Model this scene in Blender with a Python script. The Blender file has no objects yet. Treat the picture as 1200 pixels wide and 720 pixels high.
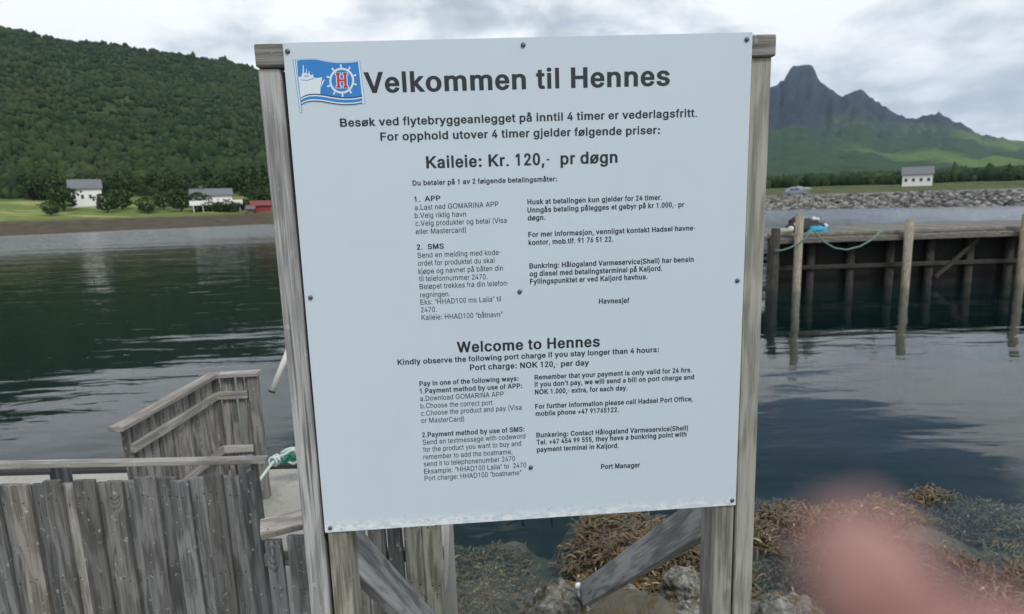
import bpy, bmesh, math, random, json
import numpy as np
from mathutils import Vector, Matrix, geometry, noise as mnoise
random.seed(7); rng = np.random.default_rng(7)
R = math.radians
sc = bpy.context.scene
col = sc.collection

# ------------------------------------------------------------------ camera
EYE = Vector((0, 0, 3.3))                       # the eye is 3.3 m above the sea
FOC = 720.0                                     # focal length for a frame 1200 wide
PITCH, ROLL = R(9.92), R(-1.886)
_fw = Vector((0, math.cos(PITCH), -math.sin(PITCH)))
_rt = Vector((1, 0, 0)); _up = _rt.cross(_fw)
CR = math.cos(ROLL)*_rt + math.sin(ROLL)*_up
CU = -math.sin(ROLL)*_rt + math.cos(ROLL)*_up
CF = _fw
cd = bpy.data.cameras.new('camera'); cam = bpy.data.objects.new('camera', cd); col.objects.link(cam)
cam.matrix_world = Matrix(((CR.x, CU.x, -CF.x, EYE.x), (CR.y, CU.y, -CF.y, EYE.y), (CR.z, CU.z, -CF.z, EYE.z), (0, 0, 0, 1)))
cd.sensor_width = 36; cd.lens = 36*FOC/1200
cd.clip_start = 0.005; cd.clip_end = 20000
cd.dof.use_dof = True; cd.dof.focus_distance = 1.42; cd.dof.aperture_fstop = 5.7   # a phone's 3.8 mm pupil
sc.camera = cam

# ------------------------------------------------------------------ light, sky, exposure
sc.view_settings.view_transform = 'Standard'; sc.view_settings.look = 'None'
sc.view_settings.exposure = 0.25; sc.view_settings.gamma = 1.0
try:
    sc.view_settings.use_curve_mapping = False
    sc.cycles.use_denoising = True
    sc.cycles.transparent_max_bounces = 12; sc.cycles.max_bounces = 8; sc.cycles.volume_bounces = 1
    sc.cycles.caustics_reflective = False; sc.cycles.caustics_refractive = False
except Exception: pass
SUN_AZ, SUN_EL = R(150), R(50)
sd = Vector((math.sin(SUN_AZ)*math.cos(SUN_EL), math.cos(SUN_AZ)*math.cos(SUN_EL), math.sin(SUN_EL)))
sl = bpy.data.lights.new('sun', 'SUN'); sl.energy = 1.7; sl.angle = R(14); sl.color = (1, .965, .92)
so = bpy.data.objects.new('sun', sl); col.objects.link(so); so.rotation_euler = sd.to_track_quat('Z', 'Y').to_euler()

def node(nt, typ, ins=None, **props):
    n = nt.nodes.new(typ)
    for k, v in props.items(): setattr(n, k, v)
    for k, v in (ins or {}).items():
        s = n.inputs[k]
        if isinstance(v, bpy.types.NodeSocket): nt.links.new(v, s)
        else: s.default_value = v
    return n
def MA(nt, op, a, b=0.0, c=None, clamp=False):
    d = {0: a, 1: b}
    if c is not None: d[2] = c
    return node(nt, 'ShaderNodeMath', d, operation=op, use_clamp=clamp).outputs[0]
def VM(nt, op, a, b=(0, 0, 0)):
    return node(nt, 'ShaderNodeVectorMath', {0: a, 1: b}, operation=op).outputs[0]
def MIX(nt, f, a, b, blend='MIX'):
    n = nt.nodes.new('ShaderNodeMix'); n.data_type = 'RGBA'; n.blend_type = blend
    for i, v in ((0, f), (6, a), (7, b)):
        if isinstance(v, bpy.types.NodeSocket): nt.links.new(v, n.inputs[i])
        elif i == 0: n.inputs[0].default_value = v
        else: n.inputs[i].default_value = (*v[:3], 1)
    return n.outputs[2]
def RAMP(nt, f, stops):
    n = nt.nodes.new('ShaderNodeValToRGB'); nt.links.new(f, n.inputs[0]); e = n.color_ramp.elements
    while len(e) < len(stops): e.new(0.5)
    for el, (p, c) in zip(e, stops):
        el.position = p; el.color = (*(c if isinstance(c, (tuple, list)) else (c, c, c)), 1)
    return n.outputs[0]
def NOISE(nt, vec, scale, detail=4, rough=.5, dist=0.0):
    return node(nt, 'ShaderNodeTexNoise', {'Vector': vec, 'Scale': scale, 'Detail': detail, 'Roughness': rough, 'Distortion': dist}).outputs[0]
def MAPR(nt, v, a, b, c=0.0, d=1.0, smooth=True):
    return node(nt, 'ShaderNodeMapRange', {'Value': v, 'From Min': a, 'From Max': b, 'To Min': c, 'To Max': d}, interpolation_type='SMOOTHSTEP' if smooth else 'LINEAR', clamp=True).outputs[0]

w = bpy.data.worlds.new('World'); sc.world = w; w.use_nodes = True; nt = w.node_tree; nt.nodes.clear()
sky = node(nt, 'ShaderNodeTexSky', sky_type='NISHITA', sun_disc=False, sun_elevation=SUN_EL, sun_rotation=SUN_AZ, altitude=0, air_density=1.0, dust_density=.6, ozone_density=1.6)
tc = nt.nodes.new('ShaderNodeTexCoord').outputs['Generated']
sep = node(nt, 'ShaderNodeSeparateXYZ', {0: tc}); dz = sep.outputs[2]
pv = node(nt, 'ShaderNodeCombineXYZ', {0: sep.outputs[0], 1: sep.outputs[1], 2: MA(nt, 'MULTIPLY', dz, 2.1)}).outputs[0]
big = NOISE(nt, VM(nt, 'ADD', pv, (3.1, 1.7, .4)), 3.6, 7, .52, .25)
fine = NOISE(nt, VM(nt, 'ADD', pv, (9.3, 4.1, 2.2)), 9.0, 9, .55, .35)
body = MA(nt, 'ADD', MA(nt, 'MULTIPLY', big, .68), MA(nt, 'MULTIPLY', fine, .32))
cloud = RAMP(nt, body, [(.36, (4.3, 4.85, 5.3)), (.42, (5.6, 6.1, 6.5)), (.465, (7.4, 7.8, 8.1)), (.53, (9.4, 9.55, 9.5))])
gapn = NOISE(nt, VM(nt, 'ADD', pv, (7.3, 1.2, 3.5)), 3.0, 6, .5, .2)
el = MAPR(nt, dz, .275, .40)                       # the deck breaks up higher than the picture's top edge
hole = node(nt, 'ShaderNodeVectorMath', {0: tc, 1: (.36, .84, .42)}, operation='DISTANCE').outputs['Value']   # the gap the water mirrors
holew = MAPR(nt, hole, .40, .10)
hole2 = node(nt, 'ShaderNodeVectorMath', {0: tc, 1: (-.270, .902, .342)}, operation='DISTANCE').outputs['Value']
holew = MA(nt, 'MAXIMUM', holew, MAPR(nt, hole2, .20, .0, 0, .5))
g = MA(nt, 'ADD', gapn, MA(nt, 'ADD', MA(nt, 'MULTIPLY', el, .15), MA(nt, 'MULTIPLY', holew, .17)))
gap = MAPR(nt, g, .66, .74)
skyc = MIX(nt, gap, cloud, MIX(nt, .12, sky.outputs[0], cloud))
bg = node(nt, 'ShaderNodeBackground', {'Color': skyc, 'Strength': .1})
nt.links.new(bg.outputs[0], node(nt, 'ShaderNodeOutputWorld').inputs[0])

# ------------------------------------------------------------------ helpers
def at(px, py, Y):                                # the point at distance Y that the photograph shows at a pixel
    d = CF + CR*((px-600)/FOC) - CU*((py-360)/FOC)
    return EYE + d*(Y/d.y)
def at_z(px, py, z):
    d = CF + CR*((px-600)/FOC) - CU*((py-360)/FOC)
    return EYE + d*((z-EYE.z)/d.z)
def tag(o, label=None, cat=None, group=None, kind=None):
    for k, v in (('label', label), ('category', cat), ('group', group), ('kind', kind)):
        if v: o[k] = v
    return o
def thing(name, label, cat, loc=(0, 0, 0), rotz=0, group=None):
    o = bpy.data.objects.new(name, None); col.objects.link(o); o.location = loc; o.rotation_euler = (0, 0, rotz)
    o.empty_display_size = .1
    return tag(o, label, cat, group)
def link(name, me, mat=None, parent=None, mtx=None):
    if mat is not None and not me.materials: me.materials.append(mat)
    o = bpy.data.objects.new(name, me); col.objects.link(o)
    if mtx is None: mtx = Matrix()
    if parent is not None:
        o.parent = parent
        pm = Matrix.LocRotScale(parent.location, parent.rotation_euler, None) if parent.parent is None else PM[parent.name]
        o.matrix_local = pm.inverted() @ mtx
    else: o.matrix_world = mtx
    PM[o.name] = mtx
    return o
PM = {}                                           # world matrices, for placing sub-parts
def mesh(name, vs, fs, smooth=False):
    me = bpy.data.meshes.new(name); me.from_pydata([tuple(v) for v in vs], [], fs); me.update()
    if smooth: me.polygons.foreach_set('use_smooth', [True]*len(me.polygons))
    return me
def np_mesh(name, V, F, smooth=False):            # V (n,3), F (m,k)
    V = np.asarray(V, np.float32); F = np.asarray(F, np.int32)
    me = bpy.data.meshes.new(name); me.vertices.add(len(V)); me.vertices.foreach_set('co', V.ravel())
    k = F.shape[1]; me.loops.add(F.size); me.loops.foreach_set('vertex_index', F.ravel())
    me.polygons.add(len(F)); me.polygons.foreach_set('loop_start', np.arange(0, F.size, k, dtype=np.int32))
    me.update(calc_edges=True)
    if smooth: me.polygons.foreach_set('use_smooth', np.ones(len(F), bool))
    return me
def board(name, a, b, wid, thk, face, mat, parent=None, cham=.003, warp=.0015, label=None, segs=4, taper=0):
    """a sawn board from a to b; 'face' is the way its wide side looks"""
    a, b = Vector(a), Vector(b); z = (b-a); L = z.length; z.normalize()
    x = Vector(face).cross(z).normalized(); y = z.cross(x)
    m = Matrix(((x.x, y.x, z.x, a.x), (x.y, y.y, z.y, a.y), (x.z, y.z, z.z, a.z), (0, 0, 0, 1)))
    hw, ht, c = wid/2, thk/2, min(cham, thk*.3)
    ring = [(-hw+c, -ht), (hw-c, -ht), (hw, -ht+c), (hw, ht-c), (hw-c, ht), (-hw+c, ht), (-hw, ht-c), (-hw, -ht+c)]
    vs = []; ph = random.uniform(0, 6); ph2 = random.uniform(0, 6)
    st = [0, c*.8] + [L*i/segs for i in range(1, segs)] + [L-c*.8, L]
    for i, s in enumerate(st):
        k = .965 if i in (0, len(st)-1) else 1
        ox = warp*math.sin(ph+s/L*4.1); oy = warp*math.sin(ph2+s/L*3.3)
        k2 = 1 - taper*s/L
        for (u, v) in ring: vs.append((u*k*k2+ox+random.uniform(-.3, .3)*warp*.5, v*(k if k < 1 else 1)+oy, s))
    fs = [tuple(range(7, -1, -1))]
    for i in range(len(st)-1):
        for j in range(8):
            p, q = i*8+j, i*8+(j+1) % 8; fs.append((p, q, q+8, p+8))
    n = (len(st)-1)*8; fs.append(tuple(range(n, n+8)))
    o = link(name, mesh(name, vs, fs), mat, parent, m)
    if label: o['label'] = label
    return o
def tube_data(pts, rad, n=8, closed_ends=True):
    pts = [Vector(p) for p in pts]; vs = []; fs = []
    rads = rad if isinstance(rad, (list, tuple)) else [rad]*len(pts)
    prev = None
    for i, p in enumerate(pts):
        t = (pts[min(i+1, len(pts)-1)]-pts[max(i-1, 0)]).normalized()
        if prev is None: u = t.orthogonal().normalized()
        else:
            u = prev - t*prev.dot(t)
            u = u.normalized() if u.length > 1e-6 else t.orthogonal().normalized()
        prev = u; v = t.cross(u)
        for k in range(n):
            a = 2*math.pi*k/n; vs.append(p+(u*math.cos(a)+v*math.sin(a))*rads[i])
    for i in range(len(pts)-1):
        for k in range(n):
            a, b = i*n+k, i*n+(k+1) % n; fs.append((a, b, b+n, a+n))
    if closed_ends: fs.append(tuple(range(n-1, -1, -1))); e = (len(pts)-1)*n; fs.append(tuple(range(e, e+n)))
    return vs, fs
def tube(name, pts, rad, mat, parent=None, n=8, smooth=True):
    c = Vector(pts[0]); vs, fs = tube_data([Vector(p)-c for p in pts], rad, n)
    return link(name, mesh(name, vs, fs, smooth), mat, parent, Matrix.Translation(c))
def box_data(cx, cy, cz, sx, sy, sz):
    vs = [(cx+i*sx/2, cy+j*sy/2, cz+k*sz/2) for i in (-1, 1) for j in (-1, 1) for k in (-1, 1)]
    return vs, [(0, 1, 3, 2), (4, 6, 7, 5), (0, 4, 5, 1), (2, 3, 7, 6), (0, 2, 6, 4), (1, 5, 7, 3)]
def join(*ds):
    V, F = [], []
    for vs, fs in ds:
        n = len(V); V += [tuple(v) for v in vs]; F += [tuple(i+n for i in f) for f in fs]
    return V, F
def bevel_box(name, cx, cy, cz, sx, sy, sz, mat, parent, mtx=Matrix(), bev=.01, segs=2):
    vs, fs = box_data(0, 0, 0, sx, sy, sz); me = mesh(name, vs, fs)
    bm = bmesh.new(); bm.from_mesh(me); bmesh.ops.recalc_face_normals(bm, faces=bm.faces)
    bmesh.ops.bevel(bm, geom=bm.edges[:], offset=bev, segments=segs, affect='EDGES', profile=.5); bm.to_mesh(me); bm.free()
    return link(name, me, mat, parent, mtx @ Matrix.Translation((cx, cy, cz)))
def mat_(name):
    m = bpy.data.materials.new(name); m.use_nodes = True; nt = m.node_tree
    return m, nt, nt.nodes['Principled BSDF']
def setp(nt, b, **kw):
    for k, v in kw.items():
        s = b.inputs[k.replace('_', ' ')]
        if isinstance(v, bpy.types.NodeSocket): nt.links.new(v, s)
        else: s.default_value = (*v, 1) if isinstance(v, tuple) and len(v) == 3 and s.type == 'RGBA' else v
def bump(nt, h, strength=.3, dist=.01, normal=None):
    d = {'Height': h, 'Strength': strength, 'Distance': dist}
    if normal: d['Normal'] = normal
    return node(nt, 'ShaderNodeBump', d).outputs[0]
def plain(name, c, rough=.6, metal=0, var=.12, scale=20):
    m, nt, b = mat_(name)
    oc = nt.nodes.new('ShaderNodeTexCoord').outputs['Object']
    n = NOISE(nt, oc, scale, 5, .6)
    setp(nt, b, Base_Color=MIX(nt, n, tuple(x*(1-var) for x in c), tuple(min(1, x*(1+var)) for x in c)), Roughness=rough, Metallic=metal)
    return m

# ------------------------------------------------------------------ materials
def wood(name, light, dark, moss=0.0, rough=.8, knots=1.0, lichen=0.0, stain=.5):
    m, nt, b = mat_(name)
    oc = nt.nodes.new('ShaderNodeTexCoord').outputs['Object']
    rnd = node(nt, 'ShaderNodeObjectInfo').outputs['Random']
    off = node(nt, 'ShaderNodeCombineXYZ', {0: MA(nt, 'MULTIPLY', rnd, 37.0), 1: MA(nt, 'MULTIPLY', rnd, 91.0), 2: MA(nt, 'MULTIPLY', rnd, 53.0)}).outputs[0]
    p = VM(nt, 'ADD', oc, off)
    # knots: sparse cells, the grain flows round them
    kp = VM(nt, 'MULTIPLY', p, (8.0, 8.0, 3.0))
    vor = node(nt, 'ShaderNodeTexVoronoi', {'Vector': kp, 'Scale': 1.0, 'Randomness': 1.0}, feature='F1')
    kd = vor.outputs['Distance']; kg = MAPR(nt, node(nt, 'ShaderNodeSeparateXYZ', {0: vor.outputs['Color']}).outputs[0], .62, .66, 0, 1)
    kn = MA(nt, 'MULTIPLY', MAPR(nt, kd, .34, .02, 0, knots), kg)
    wob = NOISE(nt, VM(nt, 'MULTIPLY', p, (9, 9, 1.6)), 1.0, 3, .5)
    sx = node(nt, 'ShaderNodeSeparateXYZ', {0: p})
    rr = MA(nt, 'ADD', MA(nt, 'MULTIPLY', sx.outputs[0], 52.0), MA(nt, 'MULTIPLY', sx.outputs[1], 31.0))
    rings = MA(nt, 'SINE', MA(nt, 'ADD', rr, MA(nt, 'ADD', MA(nt, 'MULTIPLY', wob, 34.0), MA(nt, 'MULTIPLY', kn, 30.0))))
    rings = MAPR(nt, rings, -1, 1)
    fib = NOISE(nt, VM(nt, 'MULTIPLY', p, (300, 300, 9)), 1.0, 4, .6)
    fib2 = NOISE(nt, VM(nt, 'MULTIPLY', p, (85, 85, 3.5)), 1.0, 3, .6)
    blot = NOISE(nt, VM(nt, 'MULTIPLY', p, (14, 14, 4)), 1.0, 5, .6)
    f = MA(nt, 'ADD', MA(nt, 'MULTIPLY', rings, .13), MA(nt, 'ADD', MA(nt, 'MULTIPLY', fib, .50), MA(nt, 'MULTIPLY', fib2, .42)))
    c = RAMP(nt, f, [(.30, tuple(x*.62 for x in dark)), (.44, dark), (.60, light), (.78, tuple(min(1, x*1.2) for x in light))])
    tone = MA(nt, 'ADD', .78, MA(nt, 'MULTIPLY', blot, stain)); 
    c = MIX(nt, 1.0, c, node(nt, 'ShaderNodeCombineXYZ', {0: tone, 1: tone, 2: tone}).outputs[0], 'MULTIPLY')
    wn = node(nt, 'ShaderNodeTexWhiteNoise', {'Vector': off}); rv = MA(nt, 'ADD', .74, MA(nt, 'MULTIPLY', wn.outputs[0], .5))
    hue = node(nt, 'ShaderNodeSeparateXYZ', {0: wn.outputs[1]}).outputs[1]; c = MIX(nt, MAPR(nt, hue, .6, 1, 0, .2), c, tuple(x*y for x, y in zip(light, (.95, .80, .62)))); c = MIX(nt, MAPR(nt, hue, .45, 0, 0, .22), c, tuple(x*y for x, y in zip(light, (.75, .85, .70))))
    c = MIX(nt, 1.0, c, node(nt, 'ShaderNodeCombineXYZ', {0: rv, 1: rv, 2: rv}).outputs[0], 'MULTIPLY')
    c = MIX(nt, MA(nt, 'MULTIPLY', kg, MAPR(nt, kd, .10, .04, 0, .55*knots)), c, tuple(x*.7 for x in dark))
    crack = MAPR(nt, NOISE(nt, VM(nt, 'MULTIPLY', p, (70, 70, 1.1)), 1.0, 2, .5), .70, .76)
    c = MIX(nt, MA(nt, 'MULTIPLY', crack, .75), c, tuple(x*.25 for x in dark))
    if moss: c = MIX(nt, MAPR(nt, NOISE(nt, p, 9, 6, .65), .58-.10*moss, .74, 0, .5*moss), c, (.085, .095, .03))
    if lichen: c = MIX(nt, MAPR(nt, NOISE(nt, p, 42, 4, .6), .66-.05*lichen, .70, 0, .55), c, (.46, .48, .44))
    h = MA(nt, 'SUBTRACT', MA(nt, 'ADD', MA(nt, 'MULTIPLY', fib, .5), MA(nt, 'MULTIPLY', rings, .25)), MA(nt, 'MULTIPLY', crack, 1.2))
    setp(nt, b, Base_Color=c, Roughness=rough, Normal=bump(nt, h, .55, .0016), Specular_IOR_Level=.3)
    return m
W_POST = wood('weathered post wood', (.37, .382, .384), (.19, .197, .20), lichen=.6, stain=.35)
W_POSTR = wood('pale weathered post wood', (.37, .368, .33), (.215, .21, .185), moss=.15, stain=.3)
W_DARK = wood('dark weathered plank wood', (.16, .166, .166), (.07, .073, .075), moss=.25, lichen=.8, stain=.6)
W_MID = wood('grey weathered plank wood', (.28, .27, .25), (.125, .12, .113), lichen=.7, stain=.6)
W_LIGHT = wood('bleached rail wood', (.40, .385, .36), (.22, .21, .20), lichen=.5)
W_MOSS = wood('mossy weathered wood', (.31, .30, .26), (.15, .145, .115), moss=1.0, lichen=.9)
W_YEL = wood('lichen edged plank wood', (.42, .415, .33), (.20, .195, .145), moss=.9, lichen=.4)
W_PIER = wood('dark pier timber', (.050, .046, .040), (.018, .017, .015), moss=.4)
W_SHADE = wood('under deck shade black', (.018, .017, .016), (.009, .009, .008))  # near black: the shade under the pier deck put into the colour

STEEL = plain('galvanised steel', (.42, .43, .43), .38, .85, .25, 60)
DKSTEEL = plain('dark screw steel', (.13, .13, .13), .42, .8, .3, 200)
WHITE_PVC = plain('white painted pipe', (.78, .79, .78), .35, 0, .06)
BLACK = plain('black rubber', (.02, .02, .022), .7, 0, .3)

# white enamelled board with vertical streaks and grime along its lower edge (object x across, z up from the top edge)
BOARD, nt, b = mat_('white enamelled aluminium')
oc = nt.nodes.new('ShaderNodeTexCoord').outputs['Object']; s3 = node(nt, 'ShaderNodeSeparateXYZ', {0: oc})
low = MAPR(nt, s3.outputs[2], -1.05, -1.10)
spk = NOISE(nt, VM(nt, 'MULTIPLY', oc, (130, 1, 60)), 1.0, 5, .7)
grime = MA(nt, 'MULTIPLY', MAPR(nt, spk, .56, .66), low)
dots = MAPR(nt, NOISE(nt, VM(nt, 'MULTIPLY', oc, (60, 1, 60)), 1.0, 2, .5), .76, .80, 0, .55)
strk = NOISE(nt, VM(nt, 'MULTIPLY', oc, (14, 1, .7)), 1.0, 5, .6)
cloudy = NOISE(nt, oc, 5, 4, .6)
c = MIX(nt, MA(nt, 'ADD', MA(nt, 'MULTIPLY', strk, .45), MA(nt, 'MULTIPLY', cloudy, .35)), (.565, .66, .73), (.485, .58, .65))
c = MIX(nt, MA(nt, 'MULTIPLY', grime, .75), c, (.38, .35, .29))
c = MIX(nt, MA(nt, 'MULTIPLY', dots, MAPR(nt, cloudy, .5, .7)), c, (.45, .46, .45))
chalk = MA(nt, 'MULTIPLY', MAPR(nt, NOISE(nt, VM(nt, 'MULTIPLY', oc, (40, 1, 90)), 1.0, 4, .7), .44, .56), MAPR(nt, s3.outputs[2], -1.066, -1.098))
c = MIX(nt, MA(nt, 'MULTIPLY', chalk, .6), c, (.86, .87, .87))
setp(nt, b, Base_Color=c, Roughness=MA(nt, 'ADD', .26, MA(nt, 'MULTIPLY', strk, .2)), Specular_IOR_Level=.45)

def ink(name, c, r=.4):
    m, nt, b = mat_(name)
    oc = nt.nodes.new('ShaderNodeTexCoord').outputs['Object']
    wear = NOISE(nt, oc, 70, 5, .7)
    setp(nt, b, Base_Color=MIX(nt, MAPR(nt, wear, .5, .8, 0, .15), c, tuple(min(1, x*1.5+.05) for x in c)), Roughness=r)
    return m
INK = ink('charcoal lettering', (.010, .018, .026), .5)
BLUE = ink('blue print', (.022, .20, .56)); PWHITE = ink('white print', (.66, .74, .80)); RED = ink('red print', (.52, .035, .06)); NAVY = ink('navy print', (.02, .035, .10)); PALEBLUE = ink('pale blue print', (.16, .36, .62))
SHEEN = ink('pale label film', (.53, .625, .695), .28)

CONC, nt, b = mat_('weathered concrete')
oc = nt.nodes.new('ShaderNodeTexCoord').outputs['Object']
n1 = NOISE(nt, oc, 3, 6, .6); n2 = NOISE(nt, oc, 90, 4, .7); n3 = NOISE(nt, oc, 14, 5, .65)
c = MIX(nt, n1, (.29, .28, .25), (.44, .43, .39)); c = MIX(nt, MAPR(nt, n3, .5, .7, 0, .5), c, (.19, .18, .15)); c = MIX(nt, MAPR(nt, n2, .55, .75, 0, .5), c, (.46, .44, .40))
setp(nt, b, Base_Color=c, Roughness=.9, Normal=bump(nt, MA(nt, 'ADD', n2, n3), .4, .01))

ROCK, nt, b = mat_('lichen covered shore rock')
oc = nt.nodes.new('ShaderNodeTexCoord').outputs['Object']
n1 = NOISE(nt, oc, 2.5, 8, .62, .3); n2 = NOISE(nt, oc, 26, 6, .7); n3 = NOISE(nt, oc, 7, 7, .65, .5)
c = RAMP(nt, n1, [(.36, (.05, .048, .043)), (.48, (.17, .165, .15)), (.60, (.30, .295, .27))])
c = MIX(nt, MAPR(nt, n3, .48, .55, 0, .9), c, (.085, .075, .022))
c = MIX(nt, MAPR(nt, NOISE(nt, oc, 5.5, 6, .6, .4), .58, .66, 0, .8), c, (.15, .075, .022))
c = MIX(nt, MAPR(nt, n2, .53, .62, 0, .7), c, (.36, .36, .33))
c = MIX(nt, MAPR(nt, n2, .48, .38, 0, .85), c, (.022, .021, .018))
setp(nt, b, Base_Color=c, Roughness=.85, Normal=bump(nt, MA(nt, 'ADD', MA(nt, 'MULTIPLY', n2, .4), n3), .8, .03))

WEED, nt, b = mat_('brown seaweed')
g = nt.nodes.new('ShaderNodeNewGeometry'); oc = g.outputs['Position']
rn = g.outputs['Random Per Island']
c = RAMP(nt, rn, [(0, (.025, .020, .011)), (.35, (.085, .055, .024)), (.6, (.145, .090, .036)), (.8, (.22, .115, .040)), (.93, (.19, .175, .06)), (1, (.36, .36, .18))])
c = MIX(nt, MAPR(nt, NOISE(nt, oc, 1.6, 3, .6), .42, .62, 0, .75), c, (.105, .080, .036))
setp(nt, b, Base_Color=MIX(nt, 1.0, c, (.8, .8, .8), 'MULTIPLY'), Roughness=.25, Specular_IOR_Level=.6)
BED, nt, b = mat_('shore bed')
oc = nt.nodes.new('ShaderNodeTexCoord').outputs['Object']
n1 = NOISE(nt, oc, 1.8, 8, .65); n2 = NOISE(nt, oc, 12, 6, .65)
c = MIX(nt, n1, (.05, .045, .03), (.16, .145, .105)); c = MIX(nt, MAPR(nt, n2, .5, .66, 0, .8), c, (.10, .065, .02))
setp(nt, b, Base_Color=c, Roughness=.8, Normal=bump(nt, n2, .8, .05))
# every printed line: text, bold, x0, baseline0, x1, baseline1 (where it starts and ends in the photograph), cap height
LINES = [
("Velkommen til Hennes",1,427.5,109.5,785,100.6,24.6),
("Besøk ved flytebryggeanlegget på inntil 4 timer er vederlagsfritt.",1,398.8,149,816.8,137.2,9.9),
("For opphold utover 4 timer gjelder følgende priser:",1,446,165.3,773.3,157.2,9.9),
("Kaileie: Kr. 120,-  pr døgn",1,499.8,197.7,723.6,191,14.4),
("Du betaler på 1 av 2 følgende betalingsmåter:",1,483.6,217.8,652.7,212.7,6.1),
("1.  APP",1,485.8,236.7,516.2,235.4,6.2),
("a.Last ned GOMARINA APP",0,486.2,246.6,584.2,242.4,6.2),
("b.Velg riktig havn",0,486.2,255.8,546.2,254,6.2),
("c.Velg produkter og betal (Visa",0,487.1,265.1,593.8,261.3,6.2),
("eller Mastercard)",0,487.4,274.7,546.2,272.5,6.2),
("2.  SMS",1,488.7,292.9,520.3,291.6,6.2),
("Send en melding med kode-",0,489.4,302.5,586.8,298.7,6.2),
("ordet for produktet du skal",0,490,311.8,579.5,308.2,6.2),
("kjøpe og navnet på båten din",0,490.6,321.3,589.4,317.2,6.2),
("til telefonnummer 2470.",0,491.3,330,571.2,327.4,6.2),
("Beløpet trekkes fra din telefon-",0,491.9,339.2,596,334.8,6.2),
("regningen.",0,492.6,348.8,527.4,347.5,6.2),
("Eks: “HHAD100 ms Laila” til",0,492.9,357.4,587.1,353.3,6.2),
("2470.",0,493.5,366.4,512,365.8,6.2),
("Kaileie: HHAD100 “båtnavn”",0,494.2,375.3,589,371.5,6.2),
("Husk at betalingen kun gjelder for 24 timer.",1,618.2,239.9,775.7,234.4,6.2),
("Unngås betaling pålegges et gebyr på kr 1.000,- pr",1,618.2,249.5,801.9,242.7,6.2),
("døgn.",1,618.5,258.7,639,257.8,6.2),
("For mer informasjon, vennligst kontakt Hadsel havne-",1,619.2,278.2,814.4,270.2,6.2),
("kontor, mob.tlf. 91 76 51 22.",1,619.5,287.5,718.5,283.3,6.2),
("Bunkring: Hålogaland Varmeservice(Shell) har bensin",1,620.4,315,812.8,307,6.2),
("og diesel med betalingsterminal på Kaljord.",1,620.8,324.2,776,317.5,6.2),
("Fyllingspunktet er ved Kaljord havhus.",1,621.1,333.2,758.8,327.4,6.2),
("Havnesjef",1,701.9,356.2,737.4,355.2,6.2),
("Welcome to Hennes",1,535.6,413.6,703,406.4,12.8),
("Kindly observe the following port charge if you stay longer than 4 hours:",1,466.1,428,772.2,412.8,6.5),
("Port charge: NOK 120,- per day",1,550.8,434.2,690.3,428.3,6.8),
("Pay in one of the following ways:",1,491.7,452.8,607.8,446.4,5.9),
("1.Payment method by use of APP:",1,492.2,461.4,611.9,455,5.9),
("a.Download GOMARINA APP",0,492.5,470.3,590.3,464.7,5.9),
("b.Choose the correct port",0,493,478.9,577,474.7,5.9),
("c.Choose the product and pay (Visa",0,493.6,487.5,611.4,480.3,5.9),
("or MasterCard)",0,493.9,495.8,543.9,493.9,5.9),
("2.Payment method by use of SMS:",1,495,512.8,614.7,505.8,5.9),
("Send an textmessage with codeword",0,495.6,521.4,615.6,513.9,5.9),
("for the product you want to buy and",0,496.1,530,610.8,522.5,5.9),
("remember to add the boatname,",0,496.4,538.6,600.6,532.2,5.9),
("send it to telephonenumber 2470",0,496.9,546.9,603.6,540.3,5.9),
("Eksample: “HHAD100 Laila” to  2470",0,497.2,555.6,616.7,547.8,5.9),
("Port charge: HHAD100 “boatname”",0,497.8,563.6,611.1,556.7,5.9),
("Remember that your payment is only valid for 24 hrs.",1,626.4,445.3,810.6,436.4,5.9),
("If you don’t pay, we will send a bill on port charge and",1,626.7,453.6,813.3,444.7,5.9),
("NOK 1.000,- extra, for each day.",1,626.9,462.5,735.3,457.5,5.9),
("For further information please call Hadsel Port Office,",1,627.2,479.4,811.7,470.3,5.9),
("mobile phone +47 91765122.",1,627.8,487.8,725,483,5.9),
("Bunkering: Contact Hålogaland Varmeservice(Shell)",1,628.6,513,806,504.4,5.9),
("Tel. +47 454 99 555, they have a bunkring point with",1,628.9,521.4,804.4,511.7,5.9),
("payment terminal in Kaljord.",1,629.2,530,725,525,5.9),
("Port Manager",1,704.4,550,750,547.8,5.9),
]
ADV0 = dict(zip(" !\"()+,-./:", (278,278,355,333,333,584,278,333,278,278,278)))
ADV0.update({c: 556 for c in "0123456789"})
ADV0.update(dict(zip("ABCDEFGHIJKLMNOPQRSTUVWXYZ", (667,667,722,722,667,611,778,722,278,500,667,556,833,722,778,667,778,722,667,611,722,667,944,667,667,611))))
ADV0.update(dict(zip("abcdefghijklmnopqrstuvwxyz", (556,556,500,556,556,278,556,556,222,222,500,222,833,556,556,556,556,333,500,278,556,500,722,500,500,500))))
ADV0.update({'ø': 611, 'å': 556, '“': 333, '”': 333, '’': 222})
ADV1 = dict(zip(" !\"()+,-./:", (278,333,474,333,333,584,278,333,278,278,333)))
ADV1.update({c: 556 for c in "0123456789"})
ADV1.update(dict(zip("ABCDEFGHIJKLMNOPQRSTUVWXYZ", (722,722,722,722,667,611,778,722,278,556,722,611,833,722,778,667,778,722,667,611,722,667,944,667,667,611))))
ADV1.update(dict(zip("abcdefghijklmnopqrstuvwxyz", (556,611,556,611,556,333,611,611,278,278,556,278,889,611,611,611,611,389,556,333,611,556,778,556,556,500))))
ADV1.update({'ø': 611, 'å': 556, '“': 500, '”': 500, '’': 278})
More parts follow.
